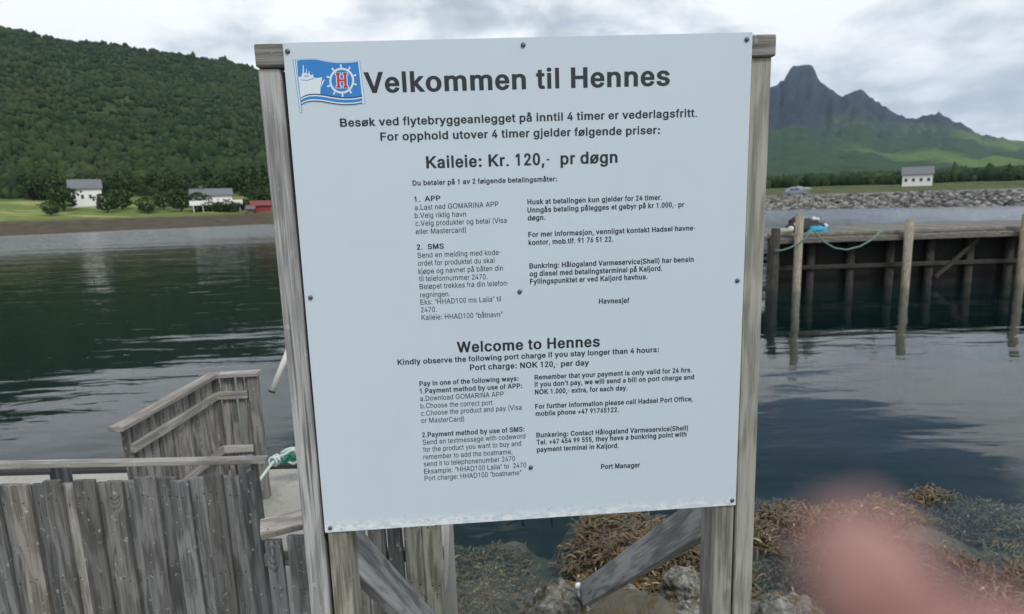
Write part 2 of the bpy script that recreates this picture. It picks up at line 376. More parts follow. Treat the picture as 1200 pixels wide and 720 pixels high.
GLYPHS = json.loads('''{"(":[384,[[125,291,129,371,141,455,160,540,185,621,215,695,248,759,332,759,298,682,269,602,245,521,227,441,216,363,213,291,216,226,226,161,242,94,265,23,295,-53,332,-135,248,-135,211,-65,181,5,157,77,139,149,129,220]]],")":[384,[[52,-135,91,-51,121,25,144,96,159,164,168,228,172,291,168,363,157,441,140,521,116,602,87,682,52,759,136,759,170,695,199,621,224,540,243,455,255,371,259,291,255,219,245,147,227,75,203,4,173,-66,136,-135]]],"+":[637,[[278,48,278,512,359,512,359,48],[87,242,87,318,550,318,550,242]]],",":[264,[[53,-168,95,100,193,100,119,-168]]],"-":[637,[[474,344,474,264,160,264,160,344]]],".":[264,[[134,-6,117,-4,102,2,89,13,78,26,72,41,70,58,72,75,78,90,89,103,102,114,117,120,134,122,151,120,166,114,180,103,190,90,196,75,198,58,196,41,190,26,180,13,166,2,151,-4]]],"0":[637,[[319,-10,281,-7,245,1,212,15,183,34,148,67,119,109,97,159,80,218,71,284,67,357,71,431,81,497,97,555,120,606,149,648,183,682,213,701,245,714,281,723,319,725,357,723,392,714,425,701,454,682,489,648,518,606,540,555,557,497,567,431,570,357,567,284,557,218,541,159,518,109,489,67,455,34,425,15,393,1,357,-7],[319,70,352,73,382,85,408,104,431,130,450,163,464,202,475,248,482,300,484,357,482,416,475,468,464,514,450,553,431,586,408,612,382,631,352,643,319,647,286,643,256,631,229,612,207,586,188,553,173,514,162,468,156,416,154,357,156,300,162,248,173,202,188,163,207,130,229,104,256,85,286,73]]],"1":[637,[[388,716,388,0,299,0,299,631,294,631,121,503,121,601,279,716]]],"2":[637,[[90,0,90,67,330,322,367,362,397,397,420,429,437,460,447,490,451,523,446,558,433,589,412,614,384,632,352,643,315,647,276,642,242,629,215,609,195,582,183,548,179,509,92,509,95,550,105,588,121,622,143,652,170,678,201,698,237,713,275,722,317,725,358,722,396,713,430,699,461,679,487,655,508,626,524,595,533,561,536,524,533,485,522,447,503,408,473,364,431,313,376,253,215,85,215,80,548,80,548,0]]],"4":[637,[[56,148,56,223,347,716,437,716,153,233,153,229,581,229,581,148],[396,0,396,171,396,206,396,447,482,447,482,0]]],"5":[637,[[311,-10,270,-7,232,2,197,16,166,34,139,57,116,85,100,115,89,148,84,183,172,183,179,153,194,125,216,102,244,85,276,74,311,70,339,72,365,79,389,91,410,106,427,125,442,147,453,172,459,199,461,228,459,258,452,286,441,311,426,334,408,353,387,369,362,380,335,387,306,390,271,387,236,378,204,364,180,346,95,355,135,716,515,716,515,636,212,636,188,424,192,424,218,443,250,457,285,466,323,469,370,465,413,452,452,430,485,401,513,366,533,325,546,279,550,230,547,185,536,144,519,106,496,73,468,45,434,21,397,4,356,-6]]],"6":[637,[[319,-10,276,-6,236,4,200,21,168,43,141,71,119,105,102,142,93,183,89,228,92,263,99,299,112,336,144,401,193,479,355,716,453,716,212,368,205,368,216,387,232,405,252,420,275,432,302,439,331,442,372,439,410,430,444,415,474,394,500,368,520,337,535,302,544,264,547,221,544,178,534,138,517,102,495,70,468,43,436,20,400,4,361,-6],[319,68,345,70,370,77,392,88,420,112,442,143,456,180,461,221,459,250,452,276,442,300,420,331,392,354,370,365,345,371,319,373,292,371,267,365,245,354,225,340,208,322,194,301,180,264,176,223,180,180,194,143,208,121,225,103,245,88,267,77,292,70]]],"7":[637,[[136,0,455,631,455,636,87,636,87,716,550,716,550,631,232,0]]],"9":[637,[[318,725,361,722,400,712,436,695,468,672,495,644,518,611,534,573,544,533,547,488,545,453,537,417,524,379,493,315,443,237,282,0,183,0,424,348,432,348,421,329,405,311,385,296,361,284,335,276,306,274,265,277,227,286,193,301,163,322,137,348,117,378,102,413,92,452,89,495,93,538,103,578,119,614,141,646,169,673,200,696,237,712,276,722],[318,648,292,645,267,639,245,628,225,613,208,595,195,573,181,536,176,495,178,466,184,440,195,416,208,395,225,377,245,362,267,351,292,345,318,342,345,345,369,351,392,362,412,376,429,394,442,415,456,452,461,493,456,535,442,573,421,604,392,628,370,639,345,645]]],":":[264,[[134,-6,117,-4,102,2,89,13,78,26,72,41,70,58,72,75,78,90,89,103,102,114,117,120,134,122,151,120,166,114,180,103,190,90,196,75,198,58,196,41,190,26,180,13,166,2,151,-4],[134,381,117,383,102,389,89,400,78,413,72,428,70,445,72,462,78,477,89,490,102,501,117,507,134,509,151,507,166,501,180,490,190,477,196,462,198,445,196,428,190,413,180,400,166,389,151,383]]],"A":[675,[[23,0,283,716,389,716,651,0,556,0,404,426,372,524,327,673,345,673,300,522,268,426,120,0],[155,200,155,280,520,280,520,200]]],"B":[642,[[85,0,85,716,339,716,386,713,427,704,463,690,493,671,517,649,536,622,549,592,557,560,560,526,556,484,544,450,525,423,501,402,473,387,443,375,443,369,477,362,511,345,541,320,566,286,578,258,586,227,588,192,585,157,577,124,563,94,543,67,517,44,485,25,446,11,400,3,347,0],[175,80,344,80,395,84,435,94,464,112,484,135,496,162,500,192,495,227,482,259,460,286,430,307,406,317,379,323,349,325,175,325],[175,402,335,402,372,405,405,417,433,435,455,459,468,489,473,524,469,554,458,580,440,603,414,621,380,632,338,636,175,636]]],"C":[718,[[376,-10,331,-7,289,2,249,16,211,35,177,60,147,89,121,123,98,162,80,205,67,252,59,303,57,357,59,412,67,463,80,510,98,553,121,592,147,626,177,656,211,680,249,700,289,714,331,723,376,725,429,721,479,710,525,690,566,663,601,629,630,589,652,542,665,490,574,490,564,525,548,555,527,581,503,603,475,620,444,632,410,639,376,641,334,638,294,627,258,608,226,583,198,551,176,512,159,467,149,415,145,357,149,300,159,249,176,203,199,165,226,133,259,107,295,89,334,78,376,74,410,77,444,84,475,97,503,113,527,135,548,161,564,191,574,226,665,226,652,174,630,127,602,87,566,53,525,26,479,6,429,-6]]],"D":[707,[[308,0,135,0,135,80,302,80,357,84,405,95,447,114,482,139,511,171,533,210,549,254,558,304,562,359,558,414,549,463,533,507,512,545,484,577,450,602,409,621,363,632,311,636,131,636,131,716,317,716,367,713,414,705,457,692,496,673,531,649,562,621,588,588,610,550,632,494,645,430,649,359,645,288,632,224,610,167,587,129,561,96,529,67,493,43,453,24,409,11,360,3],[175,716,175,0,85,0,85,716]]],"E":[589,[[85,0,85,716,524,716,524,636,175,636,175,402,500,402,500,322,175,322,175,80,528,80,528,0]]],"F":[577,[[85,0,85,716,519,716,519,636,175,636,175,392,487,392,487,311,175,311,175,0]]],"G":[732,[[378,-10,332,-7,288,2,248,16,210,35,176,60,146,90,120,124,97,163,79,206,67,253,59,303,57,357,59,412,67,463,79,510,97,553,119,592,146,626,176,656,210,680,247,700,286,714,328,723,373,725,428,721,479,709,526,688,567,660,603,626,632,586,654,540,667,490,574,490,561,524,545,553,525,579,501,601,474,618,444,631,410,639,373,641,332,638,293,627,258,608,226,583,198,551,176,512,159,467,149,415,145,357,149,300,159,249,176,204,199,165,227,133,259,108,296,89,335,78,378,74,417,77,452,86,485,100,514,120,538,144,557,173,572,207,581,244,584,285,611,280,398,280,398,360,673,360,673,282,668,225,656,174,634,128,606,87,571,54,530,26,484,6,433,-6]]],"H":[727,[[85,0,85,716,175,716,175,406,552,406,552,716,643,716,643,0,552,0,552,326,175,326,175,0]]],"I":[278,[[93,0,93,716,187,716,187,0]]],"K":[657,[[147,205,147,304,196,367,246,427,298,484,512,716,631,716,325,388,320,389],[85,0,85,716,175,716,175,470,174,317,175,272,175,0],[524,0,264,365,321,435,631,0]]],"L":[553,[[85,0,85,716,175,716,175,80,508,80,508,0]]],"M":[884,[[85,0,85,716,213,716,390,263,404,224,421,172,438,118,452,69,432,69,447,116,464,171,481,223,496,263,670,716,799,716,799,0,710,0,710,409,710,460,711,519,712,581,713,643,722,643,700,576,678,510,658,453,641,409,481,0,403,0,240,409,224,452,204,508,182,573,158,643,167,643,169,585,170,523,171,462,172,409,172,0]]],"N":[736,[[85,0,85,716,192,716,483,257,510,212,545,150,582,77,570,75,564,152,562,221,561,274,561,716,652,716,652,0,544,0,284,408,250,465,208,536,151,636,168,638,172,540,175,461,176,409,176,0]]],"O":[750,[[376,-10,331,-7,289,2,249,16,212,35,178,60,147,89,121,123,98,162,80,205,67,252,59,303,57,357,59,412,67,463,80,510,98,553,121,592,147,626,178,656,212,680,249,700,289,714,331,723,376,725,421,723,463,714,503,700,540,680,574,656,604,626,630,592,653,553,671,510,683,463,691,412,694,357,691,303,683,252,671,205,653,162,630,123,604,89,574,60,540,35,503,16,463,2,421,-7],[376,74,417,78,456,89,492,107,524,132,552,164,574,203,592,248,602,300,605,357,602,416,592,468,574,513,552,552,524,584,492,609,456,627,417,638,376,641,334,638,295,627,259,609,227,583,199,551,176,513,159,467,149,415,145,357,149,300,159,248,176,203,199,164,227,132,259,107,295,89,334,78]]],"P":[625,[[85,0,85,716,331,716,383,712,428,702,468,686,501,663,528,636,548,605,563,569,572,530,575,489,572,448,563,409,548,373,528,341,501,314,468,292,428,275,383,265,331,261,154,261,154,341,327,341,362,343,392,350,418,360,439,375,456,392,469,413,481,449,485,489,481,529,469,565,456,585,439,603,418,617,392,628,362,634,327,636,175,636,175,0]]],"R":[632,[[85,0,85,716,332,716,384,713,429,703,469,687,502,666,529,640,549,609,564,575,573,537,576,495,573,454,564,416,549,382,528,352,501,326,468,305,429,290,384,281,332,278,135,278,135,359,329,359,379,363,419,375,440,388,457,404,470,423,482,456,486,495,482,535,470,569,457,589,440,605,419,619,393,628,363,634,328,636,175,636,175,0],[497,0,324,322,426,322,602,0]]],"S":[628,[[315,-13,265,-10,220,-1,179,13,144,32,114,56,90,85,72,117,60,153,54,192,147,192,151,166,160,143,174,123,200,100,234,83,273,73,315,69,361,73,402,85,437,104,464,129,476,149,484,172,486,196,484,217,478,236,467,252,445,272,416,288,382,301,344,313,258,337,204,355,158,379,121,407,100,431,85,459,76,490,73,524,77,563,87,598,105,630,130,658,159,681,194,700,232,714,274,723,319,725,365,723,407,714,445,700,478,681,507,658,531,631,548,601,559,568,564,532,475,532,467,565,450,593,425,615,394,632,357,642,317,645,273,641,235,630,204,612,181,588,170,570,164,550,162,528,164,506,172,486,184,469,209,449,238,433,269,422,299,413,372,393,404,383,438,371,473,355,505,334,533,309,555,278,566,254,572,226,574,195,571,157,561,122,544,89,520,60,491,35,455,15,413,0,367,-9]]],"T":[631,[[45,636,45,716,587,716,587,636,361,636,361,0,271,0,271,636]]],"U":[728,[[364,-12,310,-8,261,3,217,22,178,46,145,77,119,112,100,153,88,196,85,244,85,716,175,716,175,251,177,218,185,187,198,159,215,134,237,113,263,96,293,83,327,75,364,73,402,75,435,83,465,96,491,113,513,134,530,159,542,187,550,218,552,251,552,716,643,716,643,244,639,196,628,153,609,112,582,77,550,46,511,22,467,3,418,-8]]],"V":[675,[[287,0,23,716,119,716,270,290,303,193,349,43,330,43,376,194,407,290,555,716,651,716,391,0]]],"W":[965,[[218,0,23,716,116,716,230,276,247,205,263,132,277,56,266,56,281,132,297,205,315,276,431,716,534,716,649,276,667,205,684,132,699,56,687,56,702,132,718,205,735,276,849,716,942,716,746,0,641,0,517,454,494,551,473,668,492,668,471,555,460,505,447,454,324,0]]],"a":[548,[[225,-12,192,-10,162,-4,133,7,107,22,85,40,67,63,54,89,45,119,43,152,45,181,51,205,61,227,82,252,109,272,141,286,176,296,251,309,329,319,355,324,373,331,384,342,388,358,388,361,385,392,375,417,359,438,337,453,309,462,275,465,240,462,210,453,185,440,165,423,151,405,141,385,58,410,72,440,89,466,110,487,147,512,187,528,230,538,273,541,303,539,336,534,370,523,402,507,431,483,453,451,465,423,471,391,474,354,474,0,389,0,389,73,383,73,372,54,355,35,332,16,303,1,267,-9],[240,64,270,66,297,72,321,83,350,104,371,131,383,162,388,194,388,267,379,261,365,256,325,247,282,241,247,236,217,231,189,223,165,212,145,196,133,175,129,147,133,122,143,102,160,85,182,73,209,66]]],"b":[597,[[323,-12,278,-7,243,5,215,23,194,44,166,83,158,83,158,0,74,0,74,716,160,716,160,449,166,449,193,486,214,507,241,524,277,537,322,541,365,537,404,526,440,507,472,482,499,450,520,412,536,368,546,319,549,266,546,212,536,163,520,119,499,81,472,48,441,23,405,4,366,-8],[310,66,341,69,369,78,393,92,414,112,431,136,444,164,457,212,462,267,457,320,445,368,431,395,414,419,394,438,369,453,341,461,310,464,279,461,251,453,227,439,206,420,189,397,176,370,163,322,159,267,163,211,176,162,190,134,207,110,228,91,252,77,279,69]]],"c":[557,[[292,-12,245,-8,203,4,164,23,130,49,102,81,79,120,62,163,51,211,48,264,51,317,62,366,79,410,102,448,130,480,164,506,203,525,245,537,292,541,330,538,366,531,399,518,429,501,456,479,478,453,496,423,509,390,426,368,419,389,409,407,395,423,380,437,361,449,341,457,317,462,292,464,258,461,229,452,204,436,183,416,166,392,153,363,140,316,135,264,140,212,153,165,166,137,183,113,204,93,229,77,258,68,292,65,318,67,341,73,362,81,381,93,397,107,410,125,421,144,428,165,511,144,498,110,480,79,458,52,431,30,400,12,367,-1,330,-9]]],"d":[597,[[275,-12,232,-8,193,4,157,23,125,48,99,81,77,119,61,163,51,212,48,266,51,319,61,368,77,412,99,450,126,482,157,507,193,526,232,537,275,541,320,537,356,524,383,507,404,486,420,466,431,449,437,449,437,716,523,716,523,0,440,0,440,83,431,83,420,65,404,44,383,23,355,5,332,-4,306,-10],[288,66,318,69,346,77,370,91,391,110,408,134,421,162,434,211,439,267,434,322,422,370,408,397,391,420,371,439,346,453,319,461,288,464,256,461,228,453,203,438,183,419,166,395,153,368,140,320,135,267,140,212,153,164,166,136,183,112,204,92,229,78,256,69]]],"e":[568,[[298,-12,249,-8,204,4,164,23,130,49,101,81,78,119,61,163,51,211,48,263,51,315,61,364,78,408,100,446,128,479,162,506,200,525,242,537,289,541,332,537,374,526,414,507,449,480,470,456,488,429,502,396,513,360,520,319,522,273,522,238,105,238,105,311,476,311,436,284,432,334,419,378,406,403,389,424,369,442,346,454,319,462,289,464,258,462,230,454,206,441,185,424,167,403,153,379,140,340,135,297,135,250,137,212,144,179,155,149,171,124,190,103,213,87,238,74,267,67,299,65,329,67,357,74,381,86,402,102,418,123,430,148,514,128,504,101,489,77,471,55,438,27,397,6,351,-7]]],"f":[357,[[321,534,321,460,9,460,9,534],[113,0,113,607,116,636,123,661,135,684,150,702,169,718,190,730,226,742,264,746,291,744,313,741,341,733,320,659,302,664,290,666,274,667,250,665,231,658,217,647,207,632,201,613,199,589,199,0]]],"g":[598,[[291,-212,236,-208,188,-196,148,-178,116,-155,90,-127,71,-98,143,-57,155,-74,171,-93,191,-110,217,-124,250,-134,291,-137,332,-133,367,-123,397,-106,415,-88,428,-66,436,-39,438,-8,438,96,431,96,419,78,403,58,382,39,355,22,319,11,274,7,233,10,194,20,159,37,127,61,100,91,78,127,61,169,51,216,48,269,51,322,61,370,77,413,99,450,126,482,158,507,194,526,233,537,276,541,321,537,357,525,384,507,405,487,421,466,433,449,441,449,441,534,524,534,524,-13,521,-56,510,-94,493,-126,470,-153,442,-175,409,-191,372,-203,333,-210],[288,83,319,86,347,93,371,106,391,123,408,144,422,170,435,216,440,271,435,325,422,371,409,398,392,421,371,439,347,453,319,461,288,464,257,461,229,453,204,438,183,419,166,396,153,369,140,323,135,271,140,218,153,172,166,146,184,124,205,107,229,94,257,86]]],"h":[577,[[160,319,160,0,74,0,74,716,160,716,160,405,144,405,163,449,186,484,214,509,246,527,281,537,320,541,355,538,386,531,415,519,441,501,462,479,479,451,492,419,500,381,502,338,502,0,416,0,416,331,413,370,402,402,384,428,360,448,330,459,295,463,259,459,226,446,207,434,191,417,178,398,168,375,162,348]]],"i":[234,[[74,0,74,534,160,534,160,0],[118,623,95,627,76,640,63,658,58,680,63,702,76,720,95,733,118,737,141,733,160,720,173,702,178,680,173,658,160,640,141,627]]],"j":[234,[[74,534,160,534,160,-42,156,-88,143,-127,129,-149,112,-167,91,-182,66,-192,38,-199,5,-201,-14,-201,-14,-122,3,-122,25,-120,43,-113,57,-101,66,-85,72,-65,74,-41],[117,623,94,627,75,640,62,658,58,680,62,702,75,720,94,733,117,737,140,733,160,720,173,702,177,680,173,658,160,640,140,627]]],"k":[536,[[155,192,155,298,170,298,400,534,507,534,259,281,249,281],[74,0,74,716,160,716,160,0],[414,0,208,261,269,322,524,0]]],"l":[222,[[68,0,68,716,154,716,154,0]]],"m":[858,[[74,0,74,534,158,534,158,415,151,415,166,455,186,487,212,511,242,529,275,540,308,543,345,539,377,527,404,508,426,481,442,450,452,415,440,415,453,451,474,483,502,508,536,527,573,539,614,543,645,541,673,534,699,523,723,507,744,487,761,462,773,432,781,398,783,359,783,0,697,0,697,357,694,392,683,420,665,440,642,454,617,462,589,465,555,461,526,450,503,432,486,408,475,380,472,348,472,0,386,0,386,366,382,393,373,417,356,438,334,453,309,462,281,465,250,461,222,450,197,432,177,407,164,374,160,335,160,0]]],"n":[576,[[160,319,160,0,74,0,74,534,157,534,158,405,144,405,163,449,186,484,214,509,246,527,281,537,320,541,355,538,386,531,415,519,440,501,462,479,479,451,492,419,500,381,502,338,502,0,416,0,416,331,413,370,402,402,384,428,360,448,330,459,295,463,259,459,226,446,207,434,191,417,178,398,168,375,162,348]]],"o":[584,[[292,-12,245,-8,203,4,164,23,130,49,102,81,79,120,62,163,51,211,48,264,51,317,62,366,79,410,102,448,130,480,164,506,203,525,245,537,292,541,339,537,381,525,420,506,454,480,483,448,506,410,523,366,533,317,536,264,533,211,523,163,506,120,483,81,454,49,420,23,381,4,339,-8],[292,65,325,68,355,77,380,93,401,113,419,137,432,165,445,212,449,264,445,315,432,363,419,392,401,416,380,436,355,452,325,461,292,464,258,461,229,452,204,436,183,416,166,392,153,363,140,316,135,264,140,212,153,165,166,137,183,113,204,93,229,77,258,68]]],"p":[597,[[74,-201,74,534,158,534,158,449,166,449,193,486,214,507,241,524,277,537,322,541,365,537,404,526,440,507,472,482,499,450,520,412,536,368,546,319,549,266,546,212,536,163,520,119,499,81,472,48,441,23,405,4,366,-8,323,-12,278,-7,243,5,215,23,194,44,166,83,160,83,160,-201],[310,66,341,69,369,78,393,92,414,112,431,136,444,164,457,212,462,267,457,320,445,368,431,395,414,419,394,438,369,453,341,461,310,464,279,461,251,453,227,439,206,420,189,397,176,370,163,322,159,267,163,211,176,162,190,134,207,110,228,91,252,77,279,69]]],"r":[365,[[74,0,74,534,157,534,157,452,162,452,175,477,192,498,214,517,241,530,269,539,300,541,323,541,342,540,342,453,323,456,291,458,256,454,224,443,197,424,177,399,164,368,160,333,160,0]]],"s":[513,[[256,-12,204,-7,158,5,131,17,107,34,87,53,70,76,58,103,50,133,132,150,142,123,156,101,175,85,198,73,225,66,255,64,290,67,319,74,344,88,362,105,373,124,377,145,375,162,368,178,357,191,333,207,298,218,210,239,166,253,130,271,102,293,82,319,70,350,66,385,69,415,77,442,91,466,111,488,134,506,162,521,193,532,227,539,263,541,314,537,357,524,393,504,421,477,442,445,456,408,377,390,363,419,341,444,321,457,295,465,264,468,234,465,207,458,184,446,167,430,156,411,153,390,155,371,162,356,174,342,202,326,242,314,323,294,367,281,403,263,431,241,450,215,462,185,466,150,463,120,454,92,440,66,420,44,395,25,366,9,332,-2,296,-9]]],"t":[320,[[287,534,287,460,9,460,9,534],[91,663,177,663,177,137,181,107,191,86,203,77,219,72,240,70,261,72,284,75,300,2,270,-4,237,-6,194,-2,158,10,129,30,113,50,101,73,94,100,91,131]]],"u":[577,[[256,-7,222,-5,190,3,162,15,136,33,115,55,97,83,84,115,77,153,74,196,74,534,160,534,160,203,164,164,174,132,193,105,217,86,247,74,282,71,318,75,350,87,369,100,385,116,399,136,409,159,415,186,416,215,416,534,502,534,502,0,419,0,419,129,432,129,413,84,390,49,362,24,330,7,295,-4]]],"v":[548,[[229,0,24,534,119,534,232,218,249,170,263,122,289,29,259,29,285,122,299,170,315,218,429,534,523,534,319,0]]],"w":[798,[[194,0,32,534,123,534,188,301,216,192,231,129,246,58,232,58,261,190,290,301,355,534,445,534,509,301,537,191,566,58,551,58,581,190,610,301,675,534,766,534,604,0,518,0,449,242,428,317,409,394,389,475,409,475,389,395,369,316,349,242,280,0]]],"x":[533,[[29,0,241,307,241,241,40,534,141,534,208,430,252,356,292,290,247,290,267,322,285,356,304,392,328,430,396,534,495,534,294,237,294,301,503,0,404,0,325,120,281,191,243,256,288,256,269,224,251,191,232,157,209,120,129,0]]],"y":[548,[[67,-195,87,-121,100,-123,124,-126,146,-125,166,-118,183,-104,199,-82,212,-50,229,-2,24,534,119,534,232,218,249,170,263,122,289,29,258,29,285,122,299,170,315,218,429,534,523,534,287,-82,269,-120,248,-151,224,-174,196,-191,164,-201,129,-204,91,-201]]],"å":[548,[[225,-12,192,-10,162,-4,133,7,107,22,85,40,67,63,54,89,45,119,43,152,45,181,51,205,61,227,82,252,109,272,141,286,176,296,251,309,329,319,355,324,373,331,384,342,388,358,388,361,385,392,375,417,359,438,337,453,309,462,275,465,240,462,210,453,185,440,165,423,151,405,141,385,58,410,72,440,89,466,110,487,147,512,187,528,230,538,273,541,303,539,336,534,370,523,402,507,431,483,453,451,465,423,471,391,474,354,474,0,389,0,389,73,383,73,372,54,355,35,332,16,303,1,267,-9],[240,64,270,66,297,72,321,83,350,104,371,131,383,162,388,194,388,267,379,261,365,256,325,247,282,241,247,236,217,231,189,223,165,212,145,196,133,175,129,147,133,122,143,102,160,85,182,73,209,66],[266,569,233,573,203,585,178,604,158,629,145,657,141,689,145,720,158,749,178,773,203,792,233,804,266,808,299,804,329,792,355,773,374,749,387,720,392,689,387,657,374,629,355,604,329,585,299,573],[266,629,289,634,309,647,322,666,326,689,322,712,309,731,289,744,266,748,243,744,224,731,211,712,207,689,211,666,224,647,243,634]]],"ø":[584,[[292,-12,245,-8,203,4,164,23,130,49,102,81,79,120,62,163,51,211,48,264,51,317,62,366,79,410,102,448,130,480,164,506,203,525,245,537,292,541,339,537,381,525,420,506,454,480,483,448,506,410,523,366,533,317,536,264,533,211,523,163,506,120,483,81,454,49,420,23,381,4,339,-8],[292,65,325,68,355,77,380,93,401,113,419,137,432,165,445,212,449,264,445,315,432,363,419,392,401,416,380,436,355,452,325,461,292,464,258,461,229,452,204,436,183,416,166,392,153,363,140,316,135,264,140,212,153,165,166,137,183,113,204,93,229,77,258,68],[89,-22,38,22,495,555,546,512]]],"’":[249,[[73,448,115,716,212,716,138,448]]],"“":[422,[[73,448,147,716,212,716,170,448],[246,448,320,716,386,716,343,448]]],"”":[422,[[73,448,115,716,212,716,138,448],[246,448,288,716,386,716,312,448]]]}''')
# ------------------------------------------------------------------ water and ground
def shore_z(x, y):
    """height of the rocky shore; x, y numpy arrays"""
    n = (np.sin(x*2.3+y*1.1)*.5+np.sin(x*1.1-y*2.7+1.3)*.5+np.sin(x*4.9+y*3.7+.4)*.3+np.sin(x*7.3-y*6.1)*.18)
    edge = 2.02+.08*np.sin(x*4.1+1)+.62*np.exp(-((x-.42)/.36)**4)+.5*np.clip(x-2.2, 0, 1.5)
    t = np.clip((y-edge)/1.25, 0, 1); land = 1.36-.10*np.clip(x-.6, 0, 3)+.05*n
    # low reef with weed: shallow to the right, deeper on the left
    right = 1/(1+np.exp(-(x-.6)*2.6))
    shelf = -.15+.07*right+.09*n-.42*np.exp(-((x-.16-.12*(y-5))/.20)**2)+.18*np.exp(-((x-.95)/.5)**2-((y-5.2)/.7)**2) - np.clip(y-(5.85+.15*right+.2*np.sin(x*3.1)), 0, 99)*1.1
    z = land*(1-t*t*(3-2*t))+shelf*(t*t*(3-2*t))
    back = np.clip((-y-8)/20, 0, 1)
    return np.maximum(z+back*3, -6.5)
xs = np.concatenate([np.linspace(-30, -2.2, 30), np.linspace(-2.1, 6, 190), np.linspace(6.2, 34, 50)])
ys = np.concatenate([np.linspace(-40, 1.2, 36), np.linspace(1.3, 9, 170), np.linspace(9.2, 24, 30)])
X, Y = np.meshgrid(xs, ys); Z = shore_z(X, Y)
rough = np.array([mnoise.fractal(Vector((a*2.4, c_*2.4, 3.3)), .8, 2.0, 3) for a, c_ in zip(X.ravel(), Y.ravel())]).reshape(X.shape)
Z = Z+rough*.11*(X > -2.1)*(Y > 1.2)
def grid_faces(ny, nx):
    i = np.arange(ny*nx).reshape(ny, nx)
    return np.stack([i[:-1, :-1], i[:-1, 1:], i[1:, 1:], i[1:, :-1]], -1).reshape(-1, 4)
def grid_height(x, y):
    i = np.clip(np.searchsorted(ys, y)-1, 0, len(ys)-2); j = np.clip(np.searchsorted(xs, x)-1, 0, len(xs)-2)
    return Z[i, j]
tag(link('rocky_shore', np_mesh('rocky_shore', np.stack([X, Y, Z], -1).reshape(-1, 3), grid_faces(*X.shape), True), BED), kind='structure')
tag(link('seabed', mesh('seabed', [(-6500, -900, -6.6), (6500, -900, -6.6), (6500, 6500, -6.6), (-6500, 6500, -6.6)], [(0, 1, 2, 3)]), BED), kind='structure')

WATER, nt, b = mat_('fjord water'); nt.nodes.remove(b)
geo = nt.nodes.new('ShaderNodeNewGeometry'); pos = geo.outputs['Position']; sp = node(nt, 'ShaderNodeSeparateXYZ', {0: pos})
dist = node(nt, 'ShaderNodeVectorMath', {0: VM(nt, 'MULTIPLY', pos, (1, 1, 0))}, operation='LENGTH').outputs['Value']
w1 = NOISE(nt, VM(nt, 'MULTIPLY', pos, (.55, 1.5, 1)), 1.0, 3, .5, .4)
w2 = NOISE(nt, VM(nt, 'MULTIPLY', pos, (2.2, 4.8, 1)), 1.0, 3, .5, .3)
w3 = NOISE(nt, VM(nt, 'MULTIPLY', pos, (.10, .30, 1)), 1.0, 3, .5)
breeze = MAPR(nt, MA(nt, 'ADD', dist, MA(nt, 'MULTIPLY', NOISE(nt, VM(nt, 'MULTIPLY', pos, (.03, .22, 1)), 1.0, 5, .65), 60)), 80, 112)   # wind ruffles the open fjord
h = MA(nt, 'ADD', MA(nt, 'MULTIPLY', w1, .013), MA(nt, 'MULTIPLY', w2, .0022))
far_ = MAPR(nt, dist, 14, 50)
h = MA(nt, 'ADD', MA(nt, 'ADD', h, MA(nt, 'MULTIPLY', w3, .085)), MA(nt, 'MULTIPLY', MA(nt, 'MULTIPLY', w1, .035), far_))
h = MA(nt, 'ADD', h, MA(nt, 'MULTIPLY', MA(nt, 'MULTIPLY', w1, .24), breeze))
nrm = bump(nt, h, 1.0, 1.0)
body_ = node(nt, 'ShaderNodeBsdfDiffuse', {'Color': (.0022, .0095, .0095, 1)}).outputs[0]   # the little light the fjord water itself scatters back
fre = node(nt, 'ShaderNodeFresnel', {'IOR': 1.33, 'Normal': nrm}).outputs[0]
gl = node(nt, 'ShaderNodeBsdfGlossy', {'Color': (.97, .98, 1, 1), 'Roughness': MA(nt, 'ADD', .015, MA(nt, 'MULTIPLY', MA(nt, 'MULTIPLY', breeze, .26), MAPR(nt, w2, .3, .62, .5, 1.0))), 'Normal': nrm}).outputs[0]
tr = node(nt, 'ShaderNodeBsdfTransparent', {'Color': (.90, .96, .96, 1)}).outputs[0]
mx = node(nt, 'ShaderNodeMixShader', {0: fre, 1: node(nt, 'ShaderNodeAddShader', {0: tr, 1: body_}).outputs[0], 2: gl}).outputs[0]
outp = nt.nodes['Material Output']; nt.links.new(mx, outp.inputs[0])
ab = node(nt, 'ShaderNodeVolumeAbsorption', {'Color': (.45, .60, .58, 1), 'Density': .28}).outputs[0]
nt.links.new(ab, outp.inputs[1])
vs, fs = box_data(0, 2800, -3.5, 13000, 7400, 7.0); bmw = bmesh.new(); me = mesh('water', vs, fs); bmw.from_mesh(me); bmesh.ops.recalc_face_normals(bmw, faces=bmw.faces); bmw.to_mesh(me); bmw.free()
tag(link('water', me, WATER), kind='structure')

# ------------------------------------------------------------------ quay
QZ = 1.65
q = at_z(330, 548.5, QZ); qx = -.33
pts2 = [(-30, -6), (qx, -6), (qx, 2.55), (qx-.10, q.y-.02), (-30, q.y+.55)]
bm = bmesh.new()
bot = [bm.verts.new((x, y, -3)) for x, y in pts2]; top = [bm.verts.new((x, y, QZ)) for x, y in pts2]
bm.faces.new(top); bm.faces.new(bot[::-1])
for i in range(5): bm.faces.new((bot[i], bot[(i+1) % 5], top[(i+1) % 5], top[i]))
bmesh.ops.recalc_face_normals(bm, faces=bm.faces); bmesh.ops.bevel(bm, geom=[e for e in bm.edges if all(v.co.z > 0 for v in e.verts)], offset=.02, segments=2, affect='EDGES')
me = bpy.data.meshes.new('quay'); bm.to_mesh(me); bm.free()
quay = tag(link('quay', me, CONC), kind='structure')
